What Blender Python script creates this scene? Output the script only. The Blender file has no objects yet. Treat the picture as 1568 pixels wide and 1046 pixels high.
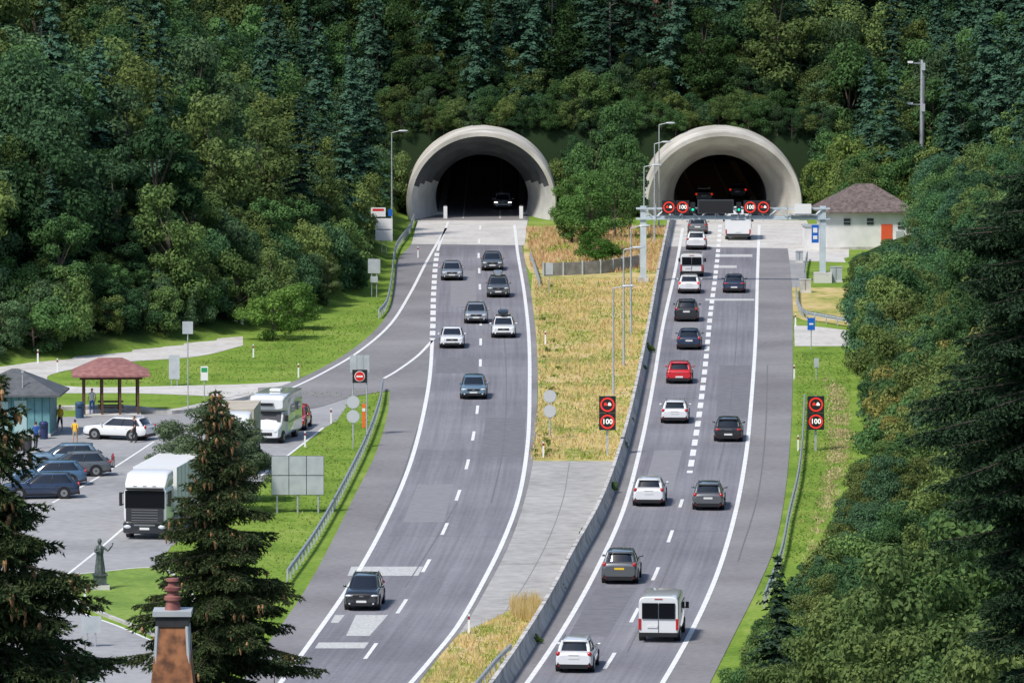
import bpy, bmesh, math, random
import numpy as np
from mathutils import Vector, Matrix, noise
from mathutils.geometry import tessellate_polygon
random.seed(7); rng=np.random.default_rng(7)
scene=bpy.context.scene
# ---------------------------------------------------------------- site points: image pixels back-projected onto the ground
F=10600.0; CX=784.0; CY=522.67; CAMH=43.93
TH=math.atan((CY+374.0)/F)
def site(u,v,z=0.0):
    dx=u-CX
    dy=(CY-v)*math.sin(TH)+F*math.cos(TH)
    dz=(CY-v)*math.cos(TH)-F*math.sin(TH)
    t=(z-CAMH)/dz
    return Vector((dx*t,dy*t,z))
def sc(v): return (v+374.0)/43.93
def atd(u,v,Y):
    dx=u-CX
    dy=(CY-v)*math.sin(TH)+F*math.cos(TH)
    dz=(CY-v)*math.cos(TH)-F*math.sin(TH)
    t=Y/dy
    return Vector((dx*t,Y,CAMH+dz*t))
def proj(x,y,z):
    s=F/y
    return CX+x*s, (CAMH-z)*s-374.0
# ---------------------------------------------------------------- materials
def nt(m):
    m.use_nodes=True
    return m.node_tree.nodes,m.node_tree.links
MATS={}
def mat(name,c,c2=None,scale=3.0,rough=0.6,metal=0.0,bump=0.0,coat=0.0,emit=None,es=0,detail=6,lo=.35,hi=.65,spec=.5):
    if name in MATS: return MATS[name]
    m=bpy.data.materials.new(name); N,L=nt(m)
    b=N['Principled BSDF']
    b.inputs['Base Color'].default_value=(*c,1); b.inputs['Roughness'].default_value=rough
    b.inputs['Metallic'].default_value=metal; b.inputs['Coat Weight'].default_value=coat
    b.inputs['Specular IOR Level'].default_value=spec
    if emit:
        b.inputs['Emission Color'].default_value=(*emit,1); b.inputs['Emission Strength'].default_value=es
    if c2 or bump:
        tc=N.new('ShaderNodeTexCoord'); no=N.new('ShaderNodeTexNoise')
        no.inputs['Scale'].default_value=scale; no.inputs['Detail'].default_value=detail
        L.new(tc.outputs['Object'],no.inputs['Vector'])
        if c2:
            r=N.new('ShaderNodeValToRGB')
            r.color_ramp.elements[0].position=lo; r.color_ramp.elements[1].position=hi
            r.color_ramp.elements[0].color=(*c,1); r.color_ramp.elements[1].color=(*c2,1)
            L.new(no.outputs['Fac'],r.inputs['Fac']); L.new(r.outputs['Color'],b.inputs['Base Color'])
        if bump:
            bp=N.new('ShaderNodeBump'); bp.inputs['Strength'].default_value=bump
            L.new(no.outputs['Fac'],bp.inputs['Height']); L.new(bp.outputs['Normal'],b.inputs['Normal'])
    MATS[name]=m; return m
def ground_mat(name,stops,scale1,scale2,rough=.9,mixf=.5,bump=.3,streak=False):
    m=bpy.data.materials.new(name); N,L=nt(m); b=N['Principled BSDF']; b.inputs['Roughness'].default_value=rough
    b.inputs['Specular IOR Level'].default_value=.25
    tc=N.new('ShaderNodeTexCoord')
    n1=N.new('ShaderNodeTexNoise'); n1.inputs['Scale'].default_value=scale1; n1.inputs['Detail'].default_value=5
    n2=N.new('ShaderNodeTexNoise'); n2.inputs['Scale'].default_value=scale2; n2.inputs['Detail'].default_value=8
    for n in (n1,n2): L.new(tc.outputs['Object'],n.inputs['Vector'])
    mx=N.new('ShaderNodeMix'); mx.data_type='FLOAT'; mx.inputs[0].default_value=mixf
    L.new(n1.outputs['Fac'],mx.inputs[2]); L.new(n2.outputs['Fac'],mx.inputs[3])
    r=N.new('ShaderNodeValToRGB'); e=r.color_ramp.elements
    while len(e)<len(stops): e.new(.5)
    for i,(p,c) in enumerate(stops): e[i].position=p; e[i].color=(*c,1)
    L.new(mx.outputs[0],r.inputs['Fac']); out=r.outputs['Color']
    if streak:
        uv=N.new('ShaderNodeUVMap'); sp=N.new('ShaderNodeSeparateXYZ'); L.new(uv.outputs['UV'],sp.inputs[0])
        mul=N.new('ShaderNodeMath'); mul.operation='MULTIPLY'; mul.inputs[1].default_value=math.pi*2*4
        L.new(sp.outputs['X'],mul.inputs[0])
        cs=N.new('ShaderNodeMath'); cs.operation='COSINE'; L.new(mul.outputs[0],cs.inputs[0])
        mp=N.new('ShaderNodeMapping'); mp.inputs['Scale'].default_value=(34,.05,1); L.new(uv.outputs['UV'],mp.inputs[0])
        n3=N.new('ShaderNodeTexNoise'); n3.inputs['Scale'].default_value=1; n3.inputs['Detail'].default_value=4; L.new(mp.outputs[0],n3.inputs['Vector'])
        ma=N.new('ShaderNodeMath'); ma.operation='MULTIPLY_ADD'; L.new(cs.outputs[0],ma.inputs[0]); ma.inputs[1].default_value=.07
        L.new(n3.outputs['Fac'],ma.inputs[2])
        mr=N.new('ShaderNodeMapRange'); mr.inputs[1].default_value=.25; mr.inputs[2].default_value=.75; mr.inputs[3].default_value=.82; mr.inputs[4].default_value=1.14
        L.new(ma.outputs[0],mr.inputs[0])
        vm=N.new('ShaderNodeVectorMath'); vm.operation='SCALE'; L.new(out,vm.inputs[0]); L.new(mr.outputs[0],vm.inputs['Scale']); out=vm.outputs[0]
    L.new(out,b.inputs['Base Color'])
    if bump:
        bp=N.new('ShaderNodeBump'); bp.inputs['Strength'].default_value=bump; bp.inputs['Distance'].default_value=.05
        L.new(n2.outputs['Fac'],bp.inputs['Height']); L.new(bp.outputs['Normal'],b.inputs['Normal'])
    return m
def leaf_mat(name,cols,objcolor=True,trans=.3,rough=.6):
    m=bpy.data.materials.new(name); N,L=nt(m)
    N.remove(N['Principled BSDF']); out=N['Material Output']
    g=N.new('ShaderNodeNewGeometry'); r=N.new('ShaderNodeValToRGB'); e=r.color_ramp.elements
    while len(e)<len(cols): e.new(.5)
    for i,c in enumerate(cols): e[i].position=i/(len(cols)-1); e[i].color=(*c,1)
    L.new(g.outputs['Random Per Island'],r.inputs['Fac']); col=r.outputs['Color']
    if objcolor:
        oi=N.new('ShaderNodeObjectInfo'); mx=N.new('ShaderNodeMix'); mx.data_type='RGBA'; mx.blend_type='MULTIPLY'; mx.inputs[0].default_value=1
        L.new(col,mx.inputs[6]); L.new(oi.outputs['Color'],mx.inputs[7]); col=mx.outputs[2]
    d=N.new('ShaderNodeBsdfDiffuse'); t=N.new('ShaderNodeBsdfTranslucent'); ms=N.new('ShaderNodeMixShader')
    L.new(col,d.inputs['Color']); L.new(col,t.inputs['Color']); ms.inputs[0].default_value=trans
    L.new(d.outputs[0],ms.inputs[1]); L.new(t.outputs[0],ms.inputs[2]); L.new(ms.outputs[0],out.inputs['Surface'])
    return m
ASPH=ground_mat('asphalt',[(.36,(.18,.172,.18)),(.5,(.235,.226,.233)),(.64,(.285,.276,.28))],.09,2.5,.85,.35,.2)
ASPHL=ground_mat('asphalt_lanes',[(.36,(.17,.167,.188)),(.5,(.218,.214,.238)),(.64,(.262,.259,.282))],.07,3,.8,.33,.2,streak=True)
ASPHP=ground_mat('asphalt_parking',[(.36,(.25,.25,.255)),(.5,(.33,.33,.335)),(.64,(.39,.39,.39))],.1,1.5,.85,.4,.2)
CONC=ground_mat('concrete_slab',[(.36,(.3,.295,.28)),(.5,(.39,.38,.365)),(.64,(.46,.45,.43))],.15,1.2,.85,.5,.2)
CONCL=ground_mat('concrete_light',[(.36,(.45,.43,.4)),(.5,(.56,.54,.51)),(.64,(.64,.62,.59))],.3,2,.85,.5,.2)
LAWN=ground_mat('lawn',[(.36,(.11,.19,.035)),(.5,(.18,.28,.05)),(.6,(.24,.33,.07)),(.7,(.33,.35,.13))],.2,3.0,.95,.45,.8)
MEAD=ground_mat('meadow',[(.36,(.16,.22,.045)),(.44,(.32,.32,.085)),(.53,(.52,.42,.17)),(.64,(.64,.48,.29))],.16,1.2,.95,.45,.8)
WHITEP=mat('road_paint',(.7,.7,.68),(.86,.86,.84),2.5,.6)
WORN=mat('worn_paint',(.42,.42,.41),(.6,.6,.58),6,.7)
BCONC=mat('barrier_concrete',(.34,.33,.31),(.6,.58,.55),.9,.9,bump=.2,lo=.35,hi=.6)
PORT=mat('portal_concrete',(.4,.38,.335),(.6,.575,.52),.35,.85,bump=.08,lo=.35,hi=.65)
PORTD=mat('portal_dark',(.05,.056,.066),(.1,.105,.12),.5,.9)
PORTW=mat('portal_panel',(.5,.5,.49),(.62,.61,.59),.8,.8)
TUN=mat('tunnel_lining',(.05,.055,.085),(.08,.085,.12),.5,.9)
GALV=mat('galvanised_steel',(.42,.44,.46),(.55,.57,.6),5,.45,.4)
GREYS=mat('sign_back_grey',(.4,.43,.45),(.5,.53,.54),1.5,.55,.2)
STEELB=mat('gantry_paint',(.45,.52,.57),(.56,.63,.67),1,.5,.1)
BLACK=mat('black_plastic',(.012,.012,.014),None,1,.5)
DARKM=mat('dark_metal',(.05,.05,.055),(.08,.08,.085),4,.5,.4)
RED=mat('sign_red',(.62,.02,.015),None,1,.4)
LEDR=mat('led_red',(.7,.03,.02),None,1,.4,emit=(1,.05,.02),es=.3)
LEDW=mat('led_white',(.8,.8,.75),None,1,.4,emit=(1,.95,.85),es=.5)
GREENL=mat('signal_green',(.0,.6,.35),None,1,.4,emit=(0,1,.5),es=.8)
WHITE=mat('white_enamel',(.78,.78,.77),None,1,.4)
BLUE=mat('sign_blue',(.01,.12,.5),None,1,.4)
TYRE=mat('tyre_rubber',(.012,.012,.012),None,1,.8)
RIM=mat('alloy_rim',(.35,.36,.37),None,1,.35,.8)
GLASS=mat('car_glass',(.012,.016,.022),None,1,.08,0,coat=.5,spec=.7)
GLASSV=mat('privacy_glass',(.006,.007,.01),None,1,.25,0,spec=.15)
GLASSW=mat('headlight_glass',(.62,.65,.68),None,1,.15,coat=1)
TAIL=mat('tail_light',(.45,.01,.01),None,1,.2,coat=.8)
TAILON=mat('tail_light_on',(.6,.01,.01),None,1,.2,emit=(1,.05,.02),es=.5)
HEADON=mat('head_light_on',(.9,.9,.9),None,1,.2,emit=(1,.97,.9),es=3)
PLATE=mat('number_plate',(.7,.7,.68),None,1,.5)
PLATEY=mat('number_plate_yellow',(.75,.5,.03),None,1,.5)
BARK=mat('bark',(.07,.055,.045),(.15,.12,.1),6,.95,bump=.4)
BARKD=mat('bark_dark',(.04,.03,.025),(.08,.06,.05),8,.95,bump=.4)
BARKL=mat('bark_pale',(.16,.12,.1),(.28,.23,.2),5,.95,bump=.4)
WOOD=mat('dark_wood',(.07,.035,.02),(.12,.065,.035),5,.8)
def paint(name,c): return mat('paint_'+name,c,None,1,.28,.0,coat=1.0)
P={'white':paint('white',(.72,.73,.74)),'silver':mat('paint_silver',(.42,.44,.46),None,1,.3,.6,coat=1),'grey':mat('paint_grey',(.13,.14,.15),None,1,.3,.4,coat=1),
 'black':paint('black',(.014,.016,.02)),'navy':paint('navy',(.015,.03,.07)),'blue':mat('paint_blue',(.06,.13,.22),None,1,.3,.3,coat=1),'red':paint('red',(.58,.012,.02)),'bluegrey':mat('paint_bluegrey',(.15,.24,.32),None,1,.3,.3,coat=1)}
# ---------------------------------------------------------------- mesh builder
class MB:
    def __init__(s): s.v=[]; s.f=[]; s.m=[]; s.mats=[]
    def mi(s,m):
        if m not in s.mats: s.mats.append(m)
        return s.mats.index(m)
    def add(s,vs,fs,m,M=None):
        o=len(s.v)
        for p in vs:
            p=Vector(p)
            if M is not None: p=M@p
            s.v.append(tuple(p))
        k=s.mi(m)
        for f in fs: s.f.append(tuple(i+o for i in f)); s.m.append(k)
    def box(s,cx,cy,cz,sx,sy,sz,m,M=None,tx=1,ty=1):
        a,b,c=sx/2,sy/2,sz/2
        vs=[(cx+i*a*(tx if k>0 else 1),cy+j*b*(ty if k>0 else 1),cz+k*c) for k in(-1,1) for i,j in((-1,-1),(1,-1),(1,1),(-1,1))]
        s.add(vs,[(3,2,1,0),(4,5,6,7),(0,1,5,4),(1,2,6,5),(2,3,7,6),(3,0,4,7)],m,M)
    def cyl(s,p0,p1,r0,r1,m,n=10,cap=True,M=None):
        p0=Vector(p0);p1=Vector(p1); d=(p1-p0).normalized()
        a=d.orthogonal().normalized(); b=d.cross(a)
        vs=[]
        for p,r in((p0,r0),(p1,r1)):
            for i in range(n):
                t=2*math.pi*i/n; vs.append(p+a*math.cos(t)*r+b*math.sin(t)*r)
        fs=[(i,(i+1)%n,n+(i+1)%n,n+i) for i in range(n)]
        if cap: fs+= [tuple(range(n))[::-1],tuple(range(n,2*n))]
        s.add(vs,fs,m,M)
    def ell(s,c,r,m,nu=12,nv=8,M=None):
        vs=[(c[0],c[1],c[2]-r[2])]
        for j in range(1,nv):
            ph=-math.pi/2+math.pi*j/nv
            for i in range(nu):
                t=2*math.pi*i/nu; vs.append((c[0]+r[0]*math.cos(ph)*math.cos(t),c[1]+r[1]*math.cos(ph)*math.sin(t),c[2]+r[2]*math.sin(ph)))
        vs.append((c[0],c[1],c[2]+r[2])); fs=[]
        for i in range(nu):
            fs.append((0,1+(i+1)%nu,1+i)); k=1+(nv-2)*nu
            fs.append((k+i,k+(i+1)%nu,len(vs)-1))
            for j in range(nv-2):
                q=1+j*nu; fs.append((q+i,q+(i+1)%nu,q+nu+(i+1)%nu,q+nu+i))
        s.add(vs,fs,m,M)
    def loft(s,rings,m,cap=True,closed=True,M=None):
        n=len(rings[0]); vs=[p for r in rings for p in r]; fs=[]
        e=n if closed else n-1
        for k in range(len(rings)-1):
            for i in range(e): fs.append((k*n+i,k*n+(i+1)%n,(k+1)*n+(i+1)%n,(k+1)*n+i))
        if cap and closed: fs+=[tuple(range(n))[::-1],tuple(range((len(rings)-1)*n,len(rings)*n))]
        s.add(vs,fs,m,M)
    def poly(s,pts,m):
        tr=tessellate_polygon([[Vector(p) for p in pts]])
        out=[]
        for t in tr:
            a,b,c=[Vector(pts[i]) for i in t]
            out.append(tuple(t) if (b-a).cross(c-a).z>0 else tuple(t)[::-1])
        s.add(pts,out,m)
    def build(s,name,loc=(0,0,0),rz=0,bevel=0,scale=1,smooth=True):
        me=bpy.data.meshes.new(name); me.from_pydata(s.v,[],s.f)
        for m in s.mats: me.materials.append(m)
        me.polygons.foreach_set('material_index',s.m)
        me.update()
        if smooth:
            me.polygons.foreach_set('use_smooth',[True]*len(me.polygons))
            me.set_sharp_from_angle(angle=math.radians(38))
        o=bpy.data.objects.new(name,me); scene.collection.objects.link(o)
        o.location=loc; o.rotation_euler=(0,0,rz); o.scale=(scale,)*3
        return o
def text_geo(txt,size):
    c=bpy.data.curves.new('t','FONT'); c.body=txt; c.size=size; c.align_x='CENTER'; c.align_y='CENTER'
    c.resolution_u=3; c.offset=size*.02
    o=bpy.data.objects.new('t',c); scene.collection.objects.link(o)
    dg=bpy.context.evaluated_depsgraph_get(); dg.update()
    me=bpy.data.meshes.new_from_object(o.evaluated_get(dg))
    vs=[tuple(v.co) for v in me.vertices]; fs=[tuple(p.vertices) for p in me.polygons]
    bpy.data.objects.remove(o); bpy.data.curves.remove(c); bpy.data.meshes.remove(me)
    return vs,fs
T100=text_geo('100',1.0)
def catmull(pts,n=8):
    pts=[Vector(p) for p in pts]; out=[]
    q=[pts[0]*2-pts[1]]+pts+[pts[-1]*2-pts[-2]]
    for i in range(1,len(q)-2):
        p0,p1,p2,p3=q[i-1:i+3]
        for k in range(n):
            t=k/n
            out.append(.5*((2*p1)+(p2-p0)*t+(2*p0-5*p1+4*p2-p3)*t*t+(3*p1-p0-3*p2+p3)*t**3))
    out.append(pts[-1]); return out
def S(px,n=8,z=0.0):
    "smooth ground path from image pixel coordinates"
    return [Vector((p.x,p.y,z)) for p in catmull([site(*p) for p in px],n)]
def resample(path,step):
    L=[0]
    for a,b in zip(path,path[1:]): L.append(L[-1]+(b-a).length)
    n=max(2,int(L[-1]/step)+1); t=np.linspace(0,L[-1],n)
    A=np.array([tuple(p) for p in path]); return [Vector((np.interp(x,L,A[:,0]),np.interp(x,L,A[:,1]),np.interp(x,L,A[:,2]))) for x in t],L[-1]
def normals(path):
    out=[]
    for i in range(len(path)):
        d=path[min(i+1,len(path)-1)]-path[max(i-1,0)]; d.z=0; d.normalize(); out.append(Vector((-d.y,d.x,0)))
    return out
def ribbon(mb,path,w,z,m):
    ns=normals(path); vs=[];fs=[]
    for p,n in zip(path,ns):
        vs+= [(p.x-n.x*w/2,p.y-n.y*w/2,z),(p.x+n.x*w/2,p.y+n.y*w/2,z)]
    for i in range(len(path)-1): fs.append((2*i,2*i+2,2*i+3,2*i+1))
    mb.add(vs,fs,m)
def dashes(mb,path,on,off,w,z,m,phase=0):
    pts,L=resample(path,.5); k=0.5; s=-phase
    while s<L:
        a=max(0,s); b=min(L,s+on)
        if b-a>.6:
            seg=pts[int(a/k):int(b/k)+1]
            if len(seg)>1: ribbon(mb,seg,w,z,m)
        s+=on+off
def sweep(mb,path,prof,m,closed=True,cap=True):
    ns=normals(path); rings=[]
    for p,n in zip(path,ns): rings.append([(p.x+n.x*a,p.y+n.y*a,p.z+b) for a,b in prof])
    mb.loft(rings,m,cap=cap,closed=closed)
def pip(poly,X,Y):
    inside=np.zeros(X.shape,bool); n=len(poly); j=n-1
    for i in range(n):
        xi,yi=poly[i][:2]; xj,yj=poly[j][:2]
        c=((yi>Y)!=(yj>Y))
        with np.errstate(divide='ignore',invalid='ignore'):
            c&=X<(xj-xi)*(Y-yi)/((yj-yi) if yj!=yi else 1e-9)+xi
        inside^=c; j=i
    return inside
def pdist(poly,X,Y,closed=True):
    d=np.full(X.shape,1e9); n=len(poly)
    for i in range(n if closed else n-1):
        ax,ay=poly[i][:2]; bx,by=poly[(i+1)%n][:2]
        vx,vy=bx-ax,by-ay; t=np.clip(((X-ax)*vx+(Y-ay)*vy)/(vx*vx+vy*vy),0,1)
        d=np.minimum(d,np.hypot(X-ax-t*vx,Y-ay-t*vy))
    return d
def sst(x): x=np.clip(x,0,1); return x*x*(3-2*x)
# ---------------------------------------------------------------- terrain
COR=[(-400,300),(-400,430),(-60,487),(-36.8,499),(-28,512),(-20,527),(-11.8,565),(-10.9,602),(-10.6,645),(-10.6,664),(29,664),(29.5,640),(40,638),(40,622),(37.5,612),(29.5,606),(28.5,575),(25.8,515),(24,478),(22.8,442),(19.9,407),(15.6,371),(10.2,328),(8,300)]
def hgt(X,Y):
    X=np.asarray(X,float); Y=np.asarray(Y,float)
    ins=pip(COR,X,Y); d=np.where(ins,0,pdist(COR,X,Y))
    sl=np.where((X>0)&(Y<600),.36,.46)
    back=sst((Y-300)/60)
    z=sl*np.minimum(d,170)*back
    g=sst((X+15)/4)*(1-sst((X-29)/4))*(Y>655)
    z=z+6.6*g*sst(d/3.5)
    z=z+np.where(d>4,1,0)*np.minimum(d-4,20)*.04*(np.sin(X*.13+1)+np.sin(Y*.11+X*.05))
    near=42*np.clip(1-np.maximum(Y,0)/290,0,1)**1.5
    return np.maximum(z,near),d
def H1(x,y): return float(hgt(np.array([x]),np.array([y]))[0][0])
xs=np.unique(np.concatenate([[-3000,-1800,-1000,-600,-400,-300,-220,-160],np.arange(-120,121,2.0),np.arange(-16,37,1.0),[160,220,300,400,600,1000,1800,3000]]))
ys=np.unique(np.concatenate([[-3000,-1500,-700,-300,-100],np.arange(-40,290,10.0),np.arange(290,761,2.0),np.arange(662,676,.5),[780,810,850,900,1000,1200,1600,2200,3200]]))
GX,GY=np.meshgrid(xs,ys); GZ,GD=hgt(GX,GY)
TCX=(-2.9,20.0)
INT=np.zeros(GX.shape,bool)
for c in TCX: INT|=(((GX-c)/4.75)**2+((GZ-1.6)/4.45)**2<1)&(GY>=664)&(GY<690)
nx=len(xs); fs=[]
for j in range(len(ys)-1):
    for i in range(nx-1):
        if ys[j]>=663.9 and INT[j:j+2,i:i+2].any(): continue
        fs.append((j*nx+i,j*nx+i+1,(j+1)*nx+i+1,(j+1)*nx+i))
me=bpy.data.meshes.new('terrain'); me.from_pydata(np.stack([GX.ravel(),GY.ravel(),GZ.ravel()],1).tolist(),[],fs)
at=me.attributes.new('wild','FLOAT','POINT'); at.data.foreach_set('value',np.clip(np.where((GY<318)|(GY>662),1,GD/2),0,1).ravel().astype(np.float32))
me.polygons.foreach_set('use_smooth',[True]*len(me.polygons))
terr=bpy.data.objects.new('ground_terrain',me); scene.collection.objects.link(terr)
TM=LAWN.copy(); TM.name='terrain_ground'; N,L=nt(TM); b=N['Principled BSDF']; src=b.inputs['Base Color'].links[0].from_socket
b.inputs['Specular IOR Level'].default_value=0
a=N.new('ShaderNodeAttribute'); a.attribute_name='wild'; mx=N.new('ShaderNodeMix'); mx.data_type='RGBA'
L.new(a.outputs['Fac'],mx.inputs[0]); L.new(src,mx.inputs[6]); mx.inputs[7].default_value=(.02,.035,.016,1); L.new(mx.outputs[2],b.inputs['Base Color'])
me.materials.append(TM)
# ---------------------------------------------------------------- road layout
def tab(pts):
    c=catmull([Vector((u,v,0)) for v,u in pts],8); return np.array([p.y for p in c]),np.array([p.x for p in c])
LL=tab([(335,688),(355,681),(390,669),(450,664),(520,662),(600,655),(705,630),(800,590),(890,540),(980,478),(1045,430),(1110,378)])
LR=tab([(335,786),(355,789),(390,793),(450,803),(520,810),(600,811),(680,808),(760,795),(830,770),(900,735),(960,700),(1010,660),(1045,630),(1110,572)])
RL=tab([(335,1048),(410,1035),(500,1015),(590,1000),(680,982),(780,955),(870,915),(960,865),(1045,808),(1110,757)])
RR=tab([(335,1163),(420,1160),(520,1157),(620,1150),(700,1142),(790,1125),(880,1098),(965,1060),(1045,1015),(1110,972)])
def U(t,v): return float(np.interp(v,t[0],t[1]))
def strip(name,A,Bt,v0,v1,z,m,oa=0,ob=0):
    vs=[];fs=[];uv=[]; vv=np.linspace(v0,v1,120)
    for v in vv:
        s=sc(v); a=site(U(A,v)-oa*s,v); b=site(U(Bt,v)+ob*s,v)
        vs+=[(a.x,a.y,z),(b.x,b.y,z)]; uv+=[(0,a.y),(1,b.y)]
    for i in range(len(vv)-1): fs.append((2*i,2*i+2,2*i+3,2*i+1))
    me=bpy.data.meshes.new(name); me.from_pydata(vs,[],fs); me.materials.append(m)
    l=me.uv_layers.new(name='UVMap')
    for lp in me.loops: l.data[lp.index].uv=uv[lp.vertex_index]
    o=bpy.data.objects.new(name,me); scene.collection.objects.link(o); return o
mb=MB()
Lleft=S([(640,330),(636,350),(630,374),(608,402),(599,465),(577,503),(522,547),(440,588),(395,594)])
Lbot=S([(395,612),(470,626),(535,609),(597,598)],6)
Lleft2=S([(597,598),(592,640),(575,695),(540,765),(500,845),(462,912),(400,1000),(330,1100)])
Lright=S([(600,1100),(668,1010),(708,962),(745,900),(780,832),(804,762),(818,690),(823,600),(821,520),(813,450),(804,400),(800,375),(806,330)])
def zz(p,z): return [Vector((q.x,q.y,z)) for q in p]
mb.poly(zz(Lleft+Lbot+Lleft2[1:]+Lright,.03),ASPH)
BAR=[(1027,338),(1010,420),(990,530),(967,640),(945,720),(918,792),(880,862),(838,942),(790,1020),(735,1100)]
BARW=S(BAR)
Rr=S([(1080,1060),(1125,970),(1160,900),(1188,830),(1204,740),(1212,640),(1214,540),(1213,450),(1206,380),(1196,330)])
mb.poly(zz([site(1027,330)]+BARW+[site(1050,1100)]+Rr,.03),ASPH)
mb.build('highway_asphalt',smooth=False)
strip('carriageway_road',LL,LR,376,1100,.036,ASPHL); strip('carriageway_road',RL,RR,380,1100,.036,ASPHL)
mb=MB()
mb.poly(zz([site(640,338),site(808,338),site(803,376),site(630,374)],.034),CONCL)
mb.poly(zz([site(1028,335),site(1235,338),site(1255,378),site(1215,381),site(1022,378)],.034),CONCL)
mb.build('tunnel_apron_pavement',smooth=False)
mb=MB()
mb.poly(zz(S([(807,706),(800,765),(776,835),(740,905),(700,972)],6)+S([(700,972),(760,945),(800,925),(842,932)],5)[1:]+S([(842,932),(880,862),(918,792),(945,720),(948,706)],6)[1:],.018),CONC)
mb.build('median_crossing_pavement',smooth=False)
mb=MB(); JT=mat('joint_dark',(.22,.215,.21),None,1,.9)
for a_,b_ in (((800,760),(925,760)),((782,812),(906,812)),((758,864),(880,864)),((728,918),(850,918))):
    ribbon(mb,[site(*a_),site(*b_)],.05,.023,JT)
ribbon(mb,S([(872,708),(862,765),(838,830),(806,890),(775,935)],5),.05,.023,JT)
mb.build('pavement_joints',smooth=False)
mb=MB()
mb.poly(zz([site(*p) for p in [(815,420),(845,420),(1010,420),(990,530),(967,640),(949,706),(807,706),(822,650),(824,600),(821,520),(813,450)]],.01),MEAD)
mb.poly(zz([site(*p) for p in [(800,345),(870,345),(990,345),(1022,345),(1010,420),(845,420),(812,418),(803,400)]],.01),MEAD)
mb.poly(zz([site(*p) for p in [(700,970),(760,943),(800,925),(842,930),(838,945),(790,1020),(735,1100),(600,1100),(660,1020)]],.01),MEAD)
mb.poly(zz([site(*p) for p in [(1208,440),(1310,440),(1310,500),(1230,490),(1212,482)]],.01),MEAD)
mb.build('median_meadow',smooth=False)
mb=MB()
mb.poly(zz([site(*p) for p in [(1204,372),(1300,372),(1300,402),(1235,400),(1208,398)]],.016),CONCL)
mb.poly(zz([site(*p) for p in [(1216,498),(1250,500),(1300,506),(1300,530),(1217,530)]],.016),CONCL)
mb.poly(zz([site(*p) for p in [(1208,398),(1232,400),(1236,440),(1213,440)]],.014),ASPHP)
mb.build('service_yard_pavement',smooth=False)
mb=MB()
park=[(-120,640),(60,640),(230,633),(330,618),(390,608),(500,606),(540,609),(515,645),(497,655),(440,700),(400,740),(330,795),(262,836),(248,858),(240,872),(160,880),(100,892),(90,908),(130,940),(200,965),(245,985),(300,1020),(340,1100),(-300,1100)]
mb.poly(zz([site(*p) for p in park],.012),ASPHP)
mb.build('parking_lot_asphalt',smooth=False)
mb=MB()
mb.poly(zz(S([(445,584),(380,588),(260,591),(150,593),(95,590),(72,580),(90,570),(170,556),(300,546),(372,529)],5)+S([(372,508),(300,512),(185,530),(60,553),(-60,570)],5)+[site(-60,600)]+S([(10,598),(80,602),(200,602),(330,607),(400,612),(450,604)],5),.016),CONCL)
mb.build('service_road',smooth=False)
mb=MB()
isl=S([(95,897),(110,884),(160,878),(225,872),(262,880),(300,930),(275,985),(240,975),(200,958),(150,938),(112,918),(95,897)],5)[:-1]
vs=zz(isl,.13); mb.poly(vs,LAWN)
ip=isl+[isl[0]]; sweep(mb,zz(ip,0),[(-.12,0),(-.12,.14),(.12,.14),(.12,0)],BCONC)
mb.build('grass_island',smooth=False)
mb=MB(); sweep(mb,S([(60,628),(180,626),(260,633),(330,620),(385,607)],6),[(-.5,0),(-.5,.25),(.5,.25),(.5,0)],BCONC); mb.build('low_kerb_wall',smooth=False)
# road markings
mb=MB(); Z=.045
def line(t,v0,v1,w=.24,m=WHITEP,z=Z):
    ribbon(mb,[Vector((p.x,p.y,0)) for p in [site(U(t,v),v) for v in np.linspace(v0,v1,90)]],w,z,m)
line(LL,520,1105,.26); line(LL,340,385,.24); line(LR,345,1105,.26); line(RL,350,1105,.26); line(RR,345,1105,.26)
dashes(mb,[site(U(LL,v),v) for v in np.linspace(388,520,60)],4,2.4,.42,Z,WHITEP)
ribbon(mb,S([(683,350),(655,398),(628,450),(597,498),(548,540),(490,574),(440,598)],8),.24,Z,WHITEP)
ribbon(mb,S([(662,522),(640,545),(610,567),(588,580)],6),.24,Z,WHITEP)
LM=[(568,997),(616,928),(653,866),(682,808),(702,757),(716,710),(725,667),(731,627),(735,575),(736,525),(736,470),(734,420),(733,385),(736,340)]
p0=[site(520,1060)]+[site(*p) for p in LM]; p0=[Vector((p.x,p.y,0)) for p in catmull(p0,8)]
L0=sum((b-a).length for a,b in zip(p0[:8],p0[1:9]))
dashes(mb,p0,6,12,.2,Z,WHITEP,phase=(18-(L0-3)%18))
RM1=[(1103,345),(1097,410),(1088,480),(1080,560),(1070,640),(1056,725)]
dashes(mb,S(RM1),4,2.4,.36,Z,WHITEP)
RM2=[(880,1085),(934,1012),(974,938),(1004,879),(1027,820),(1045,765)]
p1=S(RM2); L0=sum((b-a).length for a,b in zip(p1[:8],p1[1:9]))
dashes(mb,p1,6,12,.2,Z,WHITEP,phase=(18-(L0-3)%18))
for q in ([(538,868),(648,868),(640,882),(532,882)],[(513,942),(528,942),(518,954),(506,954)],[(545,942),(594,942),(566,974),(530,974)],[(488,984),(565,984),(558,993),(482,993)]):
    mb.poly(zz([site(*p) for p in q],.0395),WORN)
for q in ([(1096,390),(1152,390),(1152,394),(1096,394)],[(1080,458),(1155,458),(1155,461),(1080,461)],[(1093,407),(1128,407),(1128,411),(1093,411)]):
    mb.poly(zz([site(*p) for p in q],.0395),WORN)
mb.build('road_markings',smooth=False)
PD=mat('asphalt_patch_dark',(.15,.148,.162),(.19,.187,.203),1.5,.85); PL=mat('asphalt_patch_light',(.228,.224,.24),(.262,.258,.27),1.5,.85)
mb=MB()
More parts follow.
